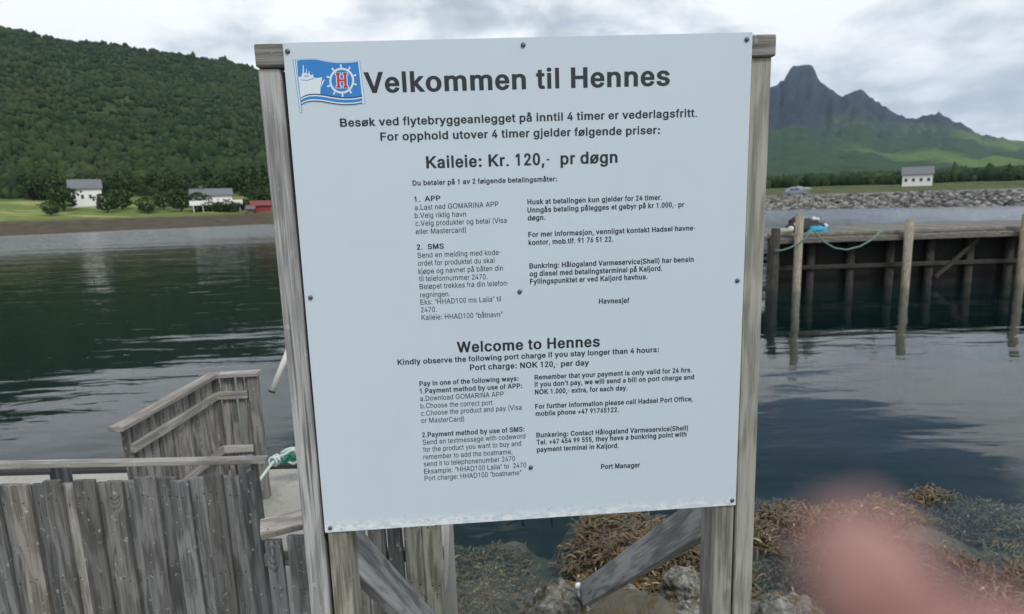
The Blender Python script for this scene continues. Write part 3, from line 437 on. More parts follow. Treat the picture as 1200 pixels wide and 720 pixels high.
# black rubber edge strip with a steel angle along the quay edge
qe0 = Vector((-8, q.y+.55*8/30+.03, QZ)); 
ed = (Vector((qx-.10, q.y-.02, 0))-Vector((-30, q.y+.55, 0))).normalized()
e1 = Vector((qx-.14, q.y+.0, QZ+.012)); e0 = e1-ed*5
strip = tag(link('quay_edge_strip', *[mesh('quay_edge_strip', *join(tube_data([e0+Vector((0, .02, -.03)), e1+Vector((0, .02, -.03))], .035, 8)))], BLACK), 'black rubber strip along the edge of the concrete quay behind the rope', 'edge strip')

# ------------------------------------------------------------------ the sign
S0 = Vector((-.4592310, 1.3504647, EYE.z+.3370955)); SA = Vector((math.cos(.0596258), math.sin(.0596258), 0)); SN = Vector((-SA.y, SA.x, 0))
def P(u, v, d=0.0): return S0+SA*u-Vector((0, 0, v))+SN*d
def uv(px, py):                                   # pixel -> (across, down) on the board
    dd = CF+CR*((px-600)/FOC)-CU*((py-360)/FOC); t = (S0-EYE).dot(SN)/dd.dot(SN); q_ = EYE+dd*t-S0
    return q_.dot(SA), -q_.z
sign = thing('information_board', 'large white bilingual harbour price board with black lettering on grey timber posts', 'sign', P(.5, 1.99, .05))
BM = Matrix(((SA.x, SN.x, 0, S0.x), (SA.y, SN.y, 0, S0.y), (0, 0, 1, S0.z), (0, 0, 0, 1)))
cor = [uv(331, 50.5), uv(882, 38), uv(862, 592), uv(381, 624.5)]
vs = [(u, 0, -v) for u, v in cor]+[(u, .003, -v) for u, v in cor]
panel = link('panel', mesh('panel', vs, [(3, 2, 1, 0), (4, 5, 6, 7), (0, 1, 5, 4), (1, 2, 6, 5), (2, 3, 7, 6), (3, 0, 4, 7)]), BOARD, sign, BM)
G = 1.995
def vboard(name, u0, u1, v0, v1, d0, d1, m, **k): return board(name, P((u0+u1)/2, v1, (d0+d1)/2), P((u0+u1)/2, v0, (d0+d1)/2), u1-u0, d1-d0, -SN, m, sign, segs=6, **k)
vboard('post', -.059, -.0115, .0495, G, .014, .11, W_POST, label='left outer post with a large round knot')
vboard('post', 1.0065, 1.0545, .046, G, .014, .11, W_POSTR, label='right outer post, paler')
vboard('post', .0, .047, .0495, G, .0052, .10, W_MOSS, label='left inner post behind the panel, mossy')
vboard('post', .951, .9985, .0495, G, .0052, .10, W_POSTR)
board('top_beam', P(-.0585, .0245, .030), P(1.0575, .0225, .030), .0455, .048, -SN, W_MID, sign, warp=.0005, segs=6)
board('back_beam', P(.05, .56, .03), P(.948, .56, .03), .07, .045, -SN, W_MID, sign)
def brace(a, b_, m):
    d = (b_-a); hn = Vector((d.y, -d.x, 0)).normalized()
    if hn.y > 0: hn = -hn
    return board('brace', a, b_, .095, .046, hn, m, sign, segs=6)
bR0 = at(838, 597, 1.485); bR1 = at(684, 698, 2.62); brace(bR0, bR1, W_POST)
bL0 = at(404, 636, 1.44); bL1 = at(487, 722, 1.86); brace(bL0, bL0+(bL1-bL0)*1.5, W_POST)
# screws
vs, fs = [], []
for r_, y_ in ((.0052, 0), (.0052, -.0012), (.0041, -.0032), (.0019, -.0040)):
    for k in range(12): a = k*math.pi/6; vs.append((r_*math.cos(a), y_, r_*math.sin(a)))
for i in range(3):
    for k in range(12): fs.append((i*12+k, i*12+(k+1) % 12, (i+1)*12+(k+1) % 12, (i+1)*12+k))
fs.append(tuple(range(36, 48)))
me_s = mesh('screw', vs, fs, True); me_s.materials.append(DKSTEEL)
for px, py in ((337, 60.5), (613, 53), (875, 46.5), (364, 349), (609, 342), (864, 329), (387, 619), (622, 548), (858, 586.5)):
    u, v = uv(px, py); link('screw', me_s, None, panel, BM @ Matrix.Translation((u, -.0003, -v)) @ Matrix.Rotation(random.uniform(0, 3), 4, 'Y'))

# lettering: outlines flattened to triangles (nonzero winding), bold grown along the normals
def winding(p, cs):
    wn = 0
    for c in cs:
        for i in range(len(c)):
            a, b_ = c[i-1], c[i]
            if a[1] <= p[1] < b_[1] and (b_[0]-a[0])*(p[1]-a[1])-(p[0]-a[0])*(b_[1]-a[1]) > 0: wn += 1
            elif b_[1] <= p[1] < a[1] and (b_[0]-a[0])*(p[1]-a[1])-(p[0]-a[0])*(b_[1]-a[1]) < 0: wn -= 1
    return wn
GC = {}
def glyph(ch, bold):
    if (ch, bold) in GC: return GC[ch, bold]
    adv0, flat = GLYPHS[ch]; cs = [[(f[i], f[i+1]) for i in range(0, len(f), 2)] for f in flat]
    A = (ADV1 if bold else ADV0)[ch]; ex, ey = (36, 23) if bold else (7, 5)
    x0 = min(p[0] for c in cs for p in c); x1 = max(p[0] for c in cs for p in c)
    y0 = min(p[1] for c in cs for p in c); y1 = max(p[1] for c in cs for p in c)
    sxx = A/adv0; g0 = x0*sxx; g1 = x1*sxx
    if bold: g0 = max(16, g0-14); g1 = min(A-16, g1+14)
    a0, a1 = g0+ex, max(g1-ex, g0+ex+4)
    if ch in 'lI': a0, a1 = (A-(142 if bold else 88))/2+ex, (A+(142 if bold else 88))/2-ex
    ky = (y1-y0-2*ey)/(y1-y0)
    cs = [[(a0+(p[0]-x0)*(a1-a0)/max(1, x1-x0), y0+ey+(p[1]-y0)*ky) for p in c] for c in cs]
    out = []
    for c in cs:
        n = len(c); o = []
        for i in range(n):
            p, q_, r_ = Vector(c[i-1]), Vector(c[i]), Vector(c[(i+1) % n])
            e1_, e2_ = (q_-p), (r_-q_)
            if e1_.length < 1e-6 or e2_.length < 1e-6: o.append(tuple(q_)); continue
            e1_.normalize(); e2_.normalize()
            n1_, n2_ = Vector((-e1_.y, e1_.x)), Vector((-e2_.y, e2_.x)); m_ = n1_+n2_
            if m_.length < .35: m_ = n1_
            else: m_ = m_/max(m_.dot(n1_), .45)
            o.append((q_.x+m_.x*ex, q_.y+m_.y*ey))
        out.append(o)
    vv = []; ee = []
    for c in out:
        s_ = len(vv); vv += c; ee += [(s_+i, s_+(i+1) % len(c)) for i in range(len(c))]
    r_ = geometry.delaunay_2d_cdt([Vector(v) for v in vv], ee, [], 0, 1e-3)
    tv = [tuple(v) for v in r_[0]]; tf = []
    for f in r_[2]:
        cx_ = sum(tv[i][0] for i in f)/3; cy_ = sum(tv[i][1] for i in f)/3
        if winding((cx_, cy_), out) != 0: tf.append(tuple(f))
    GC[ch, bold] = (A, tv, tf); return GC[ch, bold]
for txt, bold, x0, b0, x1, b1, cap in LINES:
    u0, v0 = uv(x0, b0); u1, v1 = uv(x1, b1); _, vc = uv(x0, b0-cap)
    s_ = (v0-vc)/716; adv = ADV1 if bold else ADV0
    pen = 0; items = []; words = []
    for ch in txt:
        if ch == ' ' and cap > 12 and items and (not words or words[-1] != len(items)): words.append(len(items))
        if ch != ' ':
            items.append((pen,)+glyph(ch, bold)[1:])
        pen += adv[ch]
    xm = min(v[0]+items[0][0] for v in items[0][1]); xM = max(v[0]+items[-1][0] for v in items[-1][1])
    L = math.hypot(u1-u0, v1-v0); kx = L/(xM-xm); du, dv = (u1-u0)/L, (v1-v0)/L
    V, F = [], []
    for ii, (pn, tv, tf) in enumerate(items):
        if ii in words: link('lettering', mesh('lettering', V, F), INK, panel, BM); V, F = [], []
        n = len(V)
        for x, y in tv:
            a = (x+pn-xm)*kx; h_ = y*s_
            V.append((u0+a*du+h_*dv, -.00035, -(v0+a*dv)+h_*du))
        F += [(n+f[0], n+f[1], n+f[2]) for f in tf]
    link('lettering', mesh('lettering', V, F), INK, panel, BM)

# the harbour flag emblem, as flat print (coordinates read off an enlargement, 9.6 px to one)
def fl(x, y): return uv(340+x/9.6, 60+y/9.6)
def flat_print(name, polys, mat, lift, label=None):
    V, F = [], []
    for poly in polys:
        pv_ = [fl(*p) for p in poly]; t_ = geometry.tessellate_polygon([[Vector((u, -v, 0)) for u, v in pv_]])
        n = len(V); V += [(u, -lift, -v) for u, v in pv_]; F += [tuple(n+i for i in f) for f in t_]
    o = link(name, mesh(name, V, F), mat, panel, BM)
    if label: o['label'] = label
    return o
def wave(y0, amp, x0, x1, sl=0.0, n=24):
    return [(x0+(x1-x0)*i/n, y0+sl*(i/n)-amp*math.sin(2*math.pi*(i/n)*.92+.35)) for i in range(n+1)]
top_e = [(72, 112), (110, 102), (170, 96), (240, 94), (300, 98), (360, 110), (430, 124), (520, 134), (620, 134), (700, 130), (765, 118)]
def stripe(d): return [(118, 530+d), (160, 505+d), (215, 488+d), (280, 484+d), (350, 489+d), (430, 503+d), (520, 518+d), (620, 526+d), (720, 522+d), (812, 506+d)]
low_e = stripe(-4)
flat_print('flag_edge', [[(x, y-10) for x, y in top_e]+[(785, 108), (846, 596)]+[(x, y+4) for x, y in stripe(88)[::-1]]+[(118, 600), (56, 108)]], PALEBLUE, .00018)
flat_print('flag_border', [[(x, y-5) for x, y in top_e]+[(778, 112), (838, 590)]+stripe(88)[::-1]+[(122, 590), (64, 112)]], PWHITE, .00024)
flat_print('flag_field', [top_e+[(808, 500)]+low_e[::-1]+[(108, 520), (78, 125)]], BLUE, .00030)
hull = [(92, 292), (128, 288), (130, 268), (140, 252), (142, 170), (147, 150), (153, 170), (155, 248), (176, 250), (181, 200), (186, 200), (189, 252), (205, 262), (212, 225), (217, 225), (220, 262), (245, 275), (250, 262), (258, 264), (264, 300), (300, 304), (338, 299), (362, 292), (352, 345), (344, 400), (338, 490)]
flat_print('ship', [hull+[(280, 486), (215, 490), (160, 507), (118, 532)], [(388, 322), (378, 350), (352, 400), (346, 402), (356, 362), (372, 325)]], PWHITE, .00036)
flat_print('ship_window', [[(158, 278), (214, 276), (214, 286), (158, 290)], [(130, 322), (190, 326), (262, 306), (262, 314), (190, 334), (130, 330)]], BLUE, .00044)
def ring(cx, cy, rx, ry, r2, n=32):
    return [[(cx+math.cos(a)*rx, cy+math.sin(a)*ry), (cx+math.cos(b_)*rx, cy+math.sin(b_)*ry), (cx+math.cos(b_)*rx*r2, cy+math.sin(b_)*ry*r2), (cx+math.cos(a)*rx*r2, cy+math.sin(a)*ry*r2)] for a, b_ in [(2*math.pi*i/n, 2*math.pi*(i+1)/n) for i in range(n)]]
cx, cy, rx, ry = 581, 334, 140, 146
flat_print('ship_wheel', ring(cx, cy, rx, ry, .84), PWHITE, .00040)
spk = []
for k in range(10):
    a = -math.pi/2-.06+k*math.pi/5; ca, sa = math.cos(a), math.sin(a)
    q4 = lambda r_, w_: (cx+ca*rx*r_-sa*w_, cy+sa*ry*r_+ca*w_)
    spk.append([q4(.96, 7), q4(1.24, 11), q4(1.24, -11), q4(.96, -7)])
flat_print('wheel_spoke', spk, PWHITE, .00044)
def H(g_, cxx=581, cyy=330):
    def m_(x, y): return (cxx+x+y*.055, cyy+y)
    o = []
    for x0_, x1_ in ((-54, -24), (26, 56)): o.append([m_(x0_-g_, -80-g_), m_(x1_+g_, -80-g_), m_(x1_+g_, 82+g_), m_(x0_-g_, 82+g_)])
    o.append([m_(-24, -10-g_*.8), m_(26, -10-g_*.8), m_(26, 12+g_*.8), m_(-24, 12+g_*.8)])
    for x0_ in (-54, 26):
        for yy in (-80, 68): o.append([m_(x0_-10-g_, yy-g_), m_(x0_+40+g_, yy-g_), m_(x0_+40+g_, yy+14+g_), m_(x0_-10-g_, yy+14+g_)])
    return o
flat_print('emblem_letter_outline', H(9), PWHITE, .00048)
flat_print('emblem_letter', H(0), RED, .00056)
for d0, d1, m_ in ((-4, 10, NAVY), (10, 24, PWHITE), (24, 58, BLUE), (58, 72, PWHITE), (72, 84, NAVY)):
    a_, b_ = stripe(d0), stripe(d1)
    flat_print('wave_stripe', [[a_[i], a_[i+1], b_[i+1], b_[i]] for i in range(len(a_)-1)], m_, .00052)
flat_print('flagpole_print', [[(30, 92), (60, 88), (138, 690), (112, 700)]], PALEBLUE, .00060)
flat_print('flagpole_print', [[(38, 90), (50, 88), (128, 690), (118, 694)]], PWHITE, .00066)
for (x0_, y0_, x1_, y1_) in ((398, 231, 462, 293), (416, 462, 476, 520)):      # pale film squares
    c4 = [uv(x0_, y0_+3), uv(x1_-4, y0_), uv(x1_, y1_-4), uv(x0_+4, y1_)]
    link('label_film', mesh('label_film', [(u, -.0002, -v) for u, v in c4], [(3, 2, 1, 0)]), SHEEN, panel, BM)

# ------------------------------------------------------------------ fences on the quay
def fence_h(root, p, q_, z, w_, t_, face, m, name='rail', **k):
    return board(name, Vector((p.x, p.y, z)), Vector((q_.x, q_.y, z)), w_, t_, face, m, root, **k)
# 1 the slatted corner screen at the quay edge
c0 = at(300, 437, 3.32); c1 = at(249, 441, 3.30); zt = c0.z
f1 = thing('slatted_screen', 'grey slatted corner screen standing at the quay edge by the water, left of the sign', 'fence', (c1.x, c1.y, QZ))
dirf = (c0-c1); dirf.z = 0; L1 = dirf.length; dirf.normalize(); nf = Vector((dirf.y, -dirf.x, 0))
c2 = Vector((c1.x-.03, c1.y-.80, 0)); dirs = (c2-Vector((c1.x, c1.y, 0))); L2 = dirs.length; dirs.normalize(); ns = Vector((-dirs.y, dirs.x, 0))
if ns.x < 0: ns = -ns
for (o0, dr, LL, nn, cnt) in ((c1, dirf, L1, nf, 4), (c1, dirs, L2, ns, 13)):
    o0 = Vector((o0.x, o0.y, 0)); s0_ = .035
    step = (LL-.03-s0_)/cnt
    for i in range(cnt):
        p = o0+dr*(s0_+step*(i+.5)); wv = random.uniform(-.004, .004)
        board('slat', Vector((p.x, p.y, QZ+.02)), Vector((p.x+wv, p.y, zt-.015+random.uniform(-.004, 0))), step-.008, .018, nn, W_MID, f1)
    for zz in (zt-.115, zt-.43):
        a_ = o0+dr*.02+nn*.022; b_ = o0+dr*(LL-.05)+nn*.022
        board('rail', Vector((a_.x, a_.y, zz)), Vector((b_.x, b_.y, zz)), .042, .024, nn, W_LIGHT, f1)
    a_ = o0+nn*.01-dr*.01; b_ = o0+dr*(LL+.02)+nn*.01
    board('cap_rail', Vector((a_.x, a_.y, zt+(.002 if dr is dirs else 0))), Vector((b_.x, b_.y, zt+(.002 if dr is dirs else 0))), .07, .022, (0, 0, 1), W_LIGHT, f1)
p = Vector((c0.x, c0.y, 0))-dirf*.02
board('post', Vector((p.x, p.y, QZ)), Vector((p.x, p.y, zt-.012)), .05, .05, nf, W_MID, f1)
p = Vector((c1.x, c1.y, 0))
board('post', Vector((p.x, p.y, QZ)), Vector((p.x, p.y, zt-.014)), .045, .045, nf, W_MID, f1)

# 2 the tall plank fence in front of it, with its post and cap rail
D2 = 2.2
e = at(306, 562, D2); ztop = at(265, 562, D2).z; zcap = at(275, 543.5, D2).z
f2 = thing('plank_fence', 'dark overlapping plank fence with a raised cap rail and end post, lower left corner', 'fence', (e.x, e.y, QZ))
x1_ = at(284, 600, D2).x; x = x1_; k = 0
while x > x1_-2.1:
    wd = random.choice([.052, .058, .066, .07, .06]); fr = k % 2
    z1 = ztop+random.uniform(-.012, .012)+(.01 if fr else 0)
    board('plank', (x-wd/2, D2+(.0 if fr else .022), 1.05), (x-wd/2, D2+(.0 if fr else .022), z1), wd+.012, .02, (0, -1, 0), random.choice([W_DARK, W_DARK, W_MID]), f2, segs=6)
    x -= wd; k += 1
board('post', (at(295, 620, D2).x+.012, D2+.035, 1.05), (at(295, 620, D2).x-.002, D2+.035, at(290, 545, D2).z), .052, .07, (0, -1, 0), W_DARK, f2, segs=6)
board('cap_rail', Vector((x1_-2.1, D2+.03, zcap+.03)), Vector((at(309, 543, D2).x, D2+.03, zcap)), .036, .022, (0, 0, 1), W_LIGHT, f2, segs=6)
board('post', (at(279, 600, D2).x, D2+.10, QZ), (at(279, 600, D2).x, D2+.10, zcap-.016), .06, .045, (0, -1, 0), W_DARK, f2)
for xx in (x1_-.75, x1_-1.5): board('post', (xx, D2+.10, QZ), (xx, D2+.10, zcap-.01), .06, .045, (0, -1, 0), W_DARK, f2)
board('rail', (x1_-2.1, D2+.047, 1.95), (x1_, D2+.047, 1.95), .07, .024, (0, -1, 0), W_MID, f2)

# 3 the picket fence that runs on behind the sign
D3 = 2.12
f3 = thing('picket_fence', 'grey picket fence with a pale handrail running on behind the left sign post', 'fence', (at(400, 620, D3).x, D3, QZ))
a_ = at(306, 621, D3+.02); b_ = at(395, 599, D3+.10)
board('handrail', a_, b_, .075, .034, (0, -.45, 1), W_LIGHT, f3)
for xa, xb, yt, m_ in ((311, 329, 633, W_DARK), (337, 358, 628, W_DARK)):
    p = at((xa+xb)/2, yt, D3); board('picket', (p.x+.008, p.y, 1.05), (p.x, p.y, p.z), (xb-xa)/FOC*D3*1.12, .02, (0, -1, 0), m_, f3, segs=6)
r0 = at(312, 655, D3+.03); r1 = at(520, 652, D3+.03)
board('rail', r0, Vector((r1.x, r1.y, r0.z)), .05, .028, (0, -1, 0), W_MID, f3)
edges = [(366, 384), (386, 404), (407, 428), (431, 452), (455, 471), (473, 494), (496, 517)]
for i, (xa, xb) in enumerate(edges):
    p0_, p1_ = at(xa+1, 640, D3-.0), at(xb+.5, 640, D3)
    m_ = W_YEL if i == len(edges)-1 else (W_MOSS if i in (2, 5) else W_MID if i % 2 else W_DARK)
    dd_ = (0, .012)[i % 2]
    board('picket', ((p0_.x+p1_.x)/2+.004, D3+dd_, 1.05), ((p0_.x+p1_.x)/2, D3+dd_, 2.34+random.uniform(-.01, .01)), p1_.x-p0_.x+(.004 if i > 3 else 0), .024, (0, -1, 0), m_, f3, segs=6)

# nail heads, far too small to pick apart singly
NAIL = plain('rusty nail heads', (.07, .05, .04), .6, .5, .5, 90)
def nails(root, pts):
    V, F = [], []
    for p in pts:
        p = Vector(p); n = len(V); V.append(p+Vector((0, -.0028, 0))); r_ = .0032
        for k in range(7): V.append(p+Vector((math.cos(k*.9)*r_, 0, math.sin(k*.9)*r_)))
        F += [(n, n+1+k, n+1+(k+1) % 7) for k in range(7)]
    o = link('nail_heads', mesh('nail_heads', V, F), NAIL, root); o['kind'] = 'stuff'
for root in (f2, f3):
    pl = []
    for o in col.objects:
        if o.parent is root and o.name.split('.')[0] in ('plank', 'picket'):
            m_ = PM[o.name]; top_ = max(v.co.z for v in o.data.vertices); zt_ = m_.translation.z+top_
            for zz in ((zt_-.07, zt_-.40) if root is f2 else (1.88, 2.12)):
                for dx in (-.014, .013): pl.append((m_.translation.x+dx+random.uniform(-.004, .004), m_.translation.y-.0135-(0 if root is f2 else .0015), zz+random.uniform(-.012, .012)))
    nails(root, pl)

# ------------------------------------------------------------------ mooring ropes, ring and pipe
ROPE, nt, b = mat_('laid polypropylene rope')
oc = nt.nodes.new('ShaderNodeTexCoord').outputs['Object']
n1 = NOISE(nt, oc, 120, 3, .6); setp(nt, b, Base_Color=MIX(nt, n1, (.42, .56, .50), (.74, .82, .78)), Roughness=.8, Normal=bump(nt, n1, .8, .004))
GROPE = plain('green net rope', (.045, .30, .20), .75, 0, .4, 150)
def laid(pts, r=.0085, strands=3, pitch=.05):     # three twisted strands
    pts = [Vector(p) for p in pts]
    fine_ = []
    for i in range(len(pts)-1):
        p0_, p1_, p2_, p3_ = pts[max(i-1, 0)], pts[i], pts[i+1], pts[min(i+2, len(pts)-1)]
        n = max(3, int((p2_-p1_).length/.008))
        for t in np.arange(n)/n:
            fine_.append(.5*((2*p1_)+(-p0_+p2_)*t+(2*p0_-5*p1_+4*p2_-p3_)*t*t+(-p0_+3*p1_-3*p2_+p3_)*t**3))
    fine_.append(pts[-1]); s_ = 0; out = [[] for _ in range(strands)]; pu = None
    for i, p in enumerate(fine_):
        t = (fine_[min(i+1, len(fine_)-1)]-fine_[max(i-1, 0)]).normalized()
        u = t.orthogonal().normalized() if pu is None else (pu-t*pu.dot(t)).normalized()
        pu = u; v = t.cross(u)
        if i: s_ += (p-fine_[i-1]).length
        for k in range(strands):
            a = 2*math.pi*(k/strands+s_/pitch); out[k].append(p+(u*math.cos(a)+v*math.sin(a))*r*.5)
    return join(*[tube_data(o_, r*.56, 5) for o_ in out])
r_a = at(305, 562, 2.9); r_k = at(322, 540, 3.2); r_b = at(338, 528, 3.4); 
bol = at(341, 540, 3.42)
lo = [at(268, 612, 2.42), r_a, r_k, at(333, 533, 3.36), r_b+Vector((.03, 0, .0)), at(350, 540, 3.44)]
kn = []
for k in range(15):                               # the hitch
    a = k*1.25; kn.append(r_k+Vector((math.cos(a)*.024+.006*math.sin(k), math.sin(a*.7)*.022, math.sin(a)*.026)))
rope = tag(link('mooring_rope', mesh('mooring_rope', *join(laid(lo, .0085), laid(kn, .0075)), smooth=True), ROPE), 'pale mooring rope knotted in a hitch, stretched over the quay edge beside the post', 'rope')
loop = [bol+Vector((math.cos(a)*.055, .02*math.sin(2*a), .045*math.sin(a)+.03)) for a in np.linspace(0, 6.6, 15)]
coil = tag(link('rope_loop', mesh('rope_loop', *laid(loop, .008), smooth=True), ROPE), 'small pale rope loop resting on the green net rope at the quay edge', 'rope')
gl_ = []
for j in range(5):
    c_ = at(330+j*6, 546-j*1.5, 3.46); n0 = random.uniform(0, 6)
    gl_.append(laid([c_+Vector((math.cos(n0+a)*random.uniform(.03, .07), math.sin(n0+a*1.3)*.03, .012+abs(math.sin(a*1.7))*.035)) for a in np.linspace(0, 7, 12)], .0065))
tag(link('net_rope', mesh('net_rope', *join(*gl_), smooth=True), GROPE), 'tangle of green net rope heaped on the quay edge', 'rope')
pipe = thing('white_pipe_davit', 'white pipe arm slanting down over the water from behind the left post', 'davit', (at(372, 540, 3.30).x, 3.30, QZ))
pa = at(318.5, 459, 3.25); pb = at(338, 412, 3.3); pc = pb+(pb-pa)*.9; pbz = Vector((at(372, 540, 3.30).x, 3.30, QZ+.01))
tube('arm', [pa, pb, pc, Vector((pbz.x, pbz.y, pc.z+.02))], .0165, WHITE_PVC, pipe, 14)
tube('pipe_end', [pa-(pb-pa).normalized()*.004, pa+(pb-pa).normalized()*.006], .0188, BLACK, pipe, 14)
tube('upright', [pbz, Vector((pbz.x, pbz.y, pc.z+.03))], .02, WHITE_PVC, pipe, 14)
tube('base_flange', [pbz, pbz+Vector((0, 0, .012))], .06, STEEL, pipe, 16, False)
# pin in the rock that holds the brace
pin = thing('steel_rock_pin', 'short steel pin with a white painted tip standing in the rock at the brace foot', 'pin', at(680, 712, 2.63))
p0_ = at(681, 716, 2.60); p1_ = at(678, 689, 2.60)
tube('shaft', [p0_, p1_], .013, STEEL, pin, 12); tube('cap', [p1_-Vector((0, 0, .002)), p1_+Vector((0, 0, .016)), p1_+Vector((0, 0, .022))], [.0165, .0165, .009], WHITE_PVC, pin, 12)
# ------------------------------------------------------------------ shore rocks, weed, stalk, stakes
def rock_mesh(name, sx, sy, sz, seed, sub=4, amp=.33):
    bm = bmesh.new(); bmesh.ops.create_icosphere(bm, subdivisions=sub, radius=1)
    o = Vector((seed*3.7, seed*1.3, seed*7.1))
    for v in bm.verts:
        n = v.co.normalized(); d = 1+amp*mnoise.fractal(n*1.3+o, .9, 2.1, 3)+(.12*mnoise.noise(n*4+o)+.07*mnoise.noise(n*9+o)+.035*mnoise.noise(n*20+o) if sub > 3 else .12*mnoise.noise(n*4+o))
        cell = mnoise.voronoi(n*1.9+o)[0][0]; d += .20*(cell-.4)
        v.co = Vector((n.x*sx*d, n.y*sy*d, n.z*sz*d))
    me = bpy.data.meshes.new(name); bm.to_mesh(me); bm.free(); me.polygons.foreach_set('use_smooth', [sub > 3]*len(me.polygons))
    me.materials.append(ROCK); return me
def rock(px, py, Y, sx, sy, sz, seed, label, rz=0):
    p = at(px, py, Y); o = link('shore_rock', rock_mesh('shore_rock', sx, sy, sz, seed, 5), None, None, Matrix.Translation(p) @ Matrix.Rotation(rz, 4, 'Z'))
    return tag(o, label, 'rock', 'lichen rocks under the sign')
rock(655, 727, 2.62, .16, .17, .14, 3, 'grey lichen crusted rock with a square shoulder, left of the steel pin')
rock(735, 742, 2.62, .21, .20, .13, 8, 'long low grey rock right under the lower end of the right brace', .4)
rock(800, 741, 2.70, .15, .16, .13, 11, 'mossy grey rock between the right brace foot and the right inner post')
rock(800, 690, 3.35, .14, .12, .10, 14, 'brown and grey rock at the water edge beside the right inner post', 1.0)
rock(600, 775, 2.5, .20, .2, .13, 21, 'dark low rock at the bottom edge below the dry stalk')
rock(925, 735, 3.0, .22, .2, .15, 27, 'weedy rock right of the right outer post at the bottom edge')
rock(1060, 760, 3.0, .30, .25, .16, 33, 'broad lichen rock further right on the shore')
# seaweed: strap shaped blades, in tufts over the reef
def weed(name, n_tufts, region, blen, bw, zoff, dens, label, flow=(1, .2)):
    V, F = [], []; cnt = 0
    while cnt < n_tufts:
        x = rng.uniform(*region[0]); y = rng.uniform(*region[1])
        dn = mnoise.fractal(Vector((x*.9, y*.9, 8.1)), .8, 2, 4)
        if dn < dens(x, y): continue
        z = float(grid_height(np.array(x), np.array(y)))
        cnt += 1; nb = rng.integers(7, 15); base = rng.uniform(-.35, .35)+math.atan2(flow[1], flow[0])+(math.pi if rng.random() < .3 else 0)
        for _ in range(nb):
            a = base+rng.normal(0, .75); L = blen*rng.uniform(.5, 1.4); w_ = bw*rng.uniform(.6, 1.4)
            bx, by = x+rng.normal(0, .06), y+rng.normal(0, .06); lift = rng.uniform(.02, zoff)
            cx_, cy_ = math.cos(a), math.sin(a); n0 = len(V); tw = rng.uniform(-.6, .6)
            for i, s_ in enumerate((0, .35, .7, 1)):
                ww = w_*(.45, 1, .9, .25)[i]/2; hz = z+.01+lift*math.sin(s_*2.4)*1.0+rng.uniform(-.01, .01)
                bend = .25*L*s_*s_*tw; px_ = bx+cx_*L*s_-cy_*bend; py_ = by+cy_*L*s_+cx_*bend
                V.append((px_-cy_*ww, py_+cx_*ww, hz+tw*ww)); V.append((px_+cy_*ww, py_-cx_*ww, hz-tw*ww))
            for i in range(3): F.append((n0+2*i, n0+2*i+1, n0+2*i+3, n0+2*i+2))
    return tag(link(name, np_mesh(name, V, F, True), WEED), label, 'seaweed', kind='stuff')
weed('seaweed', 9500, ((-1.3, 5.6), (3.3, 6.7)), .105, .0155, .055, lambda x, y: -.30+.02*(x < .3)+.10*max(0, y-5.8), 'brown and orange bladder wrack covering the shallow reef under the sign')
weed('stranded_weed', 900, ((.9, 5.6), (2.1, 3.3)), .10, .012, .05, lambda x, y: .02, 'dry brown weed stranded among the shore rocks')
# shells and foam flecks caught in the weed right of the posts
STALK = plain('dry plant stalk', (.42, .36, .27), .8, 0, .3, 80)
st = thing('dry_stalk', 'thin pale dry plant stalk standing in front of the water below the sign', 'plant', at(577, 730, 2.35))
sp_ = [at(578, 740, 2.35), at(575, 705, 2.36), at(571, 680, 2.36), at(568, 657, 2.37)]
tube('stem', sp_, [.0035, .003, .0024, .0012], STALK, st, 6)
for (px, py, dx, dy) in ((576, 704, -6, -5), (575, 712, 6, -8), (571, 682, -4, -4), (570, 672, 3, -5), (577, 722, -5, -6), (577, 726, 7, -4)):
    tube('twig', [at(px, py, 2.36), at(px+dx*.5, py+dy*.6, 2.355), at(px+dx, py+dy, 2.35)], [.0018, .0014, .0008], STALK, st, 5)
GREEN = plain('green herb leaves', (.05, .08, .022), .6, 0, .4, 60)
V, F = [], []
for _ in range(170):
    p = Vector((rng.uniform(-.38, .10), rng.uniform(1.9, 2.45), 0)); p.z = float(grid_height(np.array(p.x), np.array(p.y)))+rng.uniform(0, .07)
    a = rng.uniform(0, 6.28); L = rng.uniform(.02, .06); d_ = Vector((math.cos(a), math.sin(a), rng.uniform(.2, 1.4)))*L; s_ = Vector((-math.sin(a), math.cos(a), 0))*.007; n = len(V)
    V += [p, p+d_*.5+s_, p+d_, p+d_*.5-s_]; F.append((n, n+1, n+2, n+3))
tag(link('shore_grass', mesh('shore_grass', V, F), GREEN), 'low green shore grass among the rocks below the sign', 'grass', kind='stuff')
for (px, py, hh, st_, lab) in ((526, 614, .22, (-.06, .05), 'thin dark forked stake in the water nearest the last fence board'),
                              (612, 604, .13, (-.17, .02), 'thin dark stake with a slanting strut in the water under the middle of the panel'),
                              (646, 603, .14, None, 'thin dark stake in the water right of the strutted one')):
    b_ = at_z(px, py, 0); s_ = thing('mooring_stake', lab, 'stake', (b_.x, b_.y, -.05), 0, 'dark stakes in the water behind the sign')
    tube('shaft', [Vector((b_.x, b_.y, -.05)), Vector((b_.x+.006, b_.y, hh))], .010, W_PIER, s_, 8)
    if st_: tube('strut', [Vector((b_.x, b_.y, .03)), Vector((b_.x+st_[0], b_.y, hh-st_[1]))], .007, W_PIER, s_, 6)

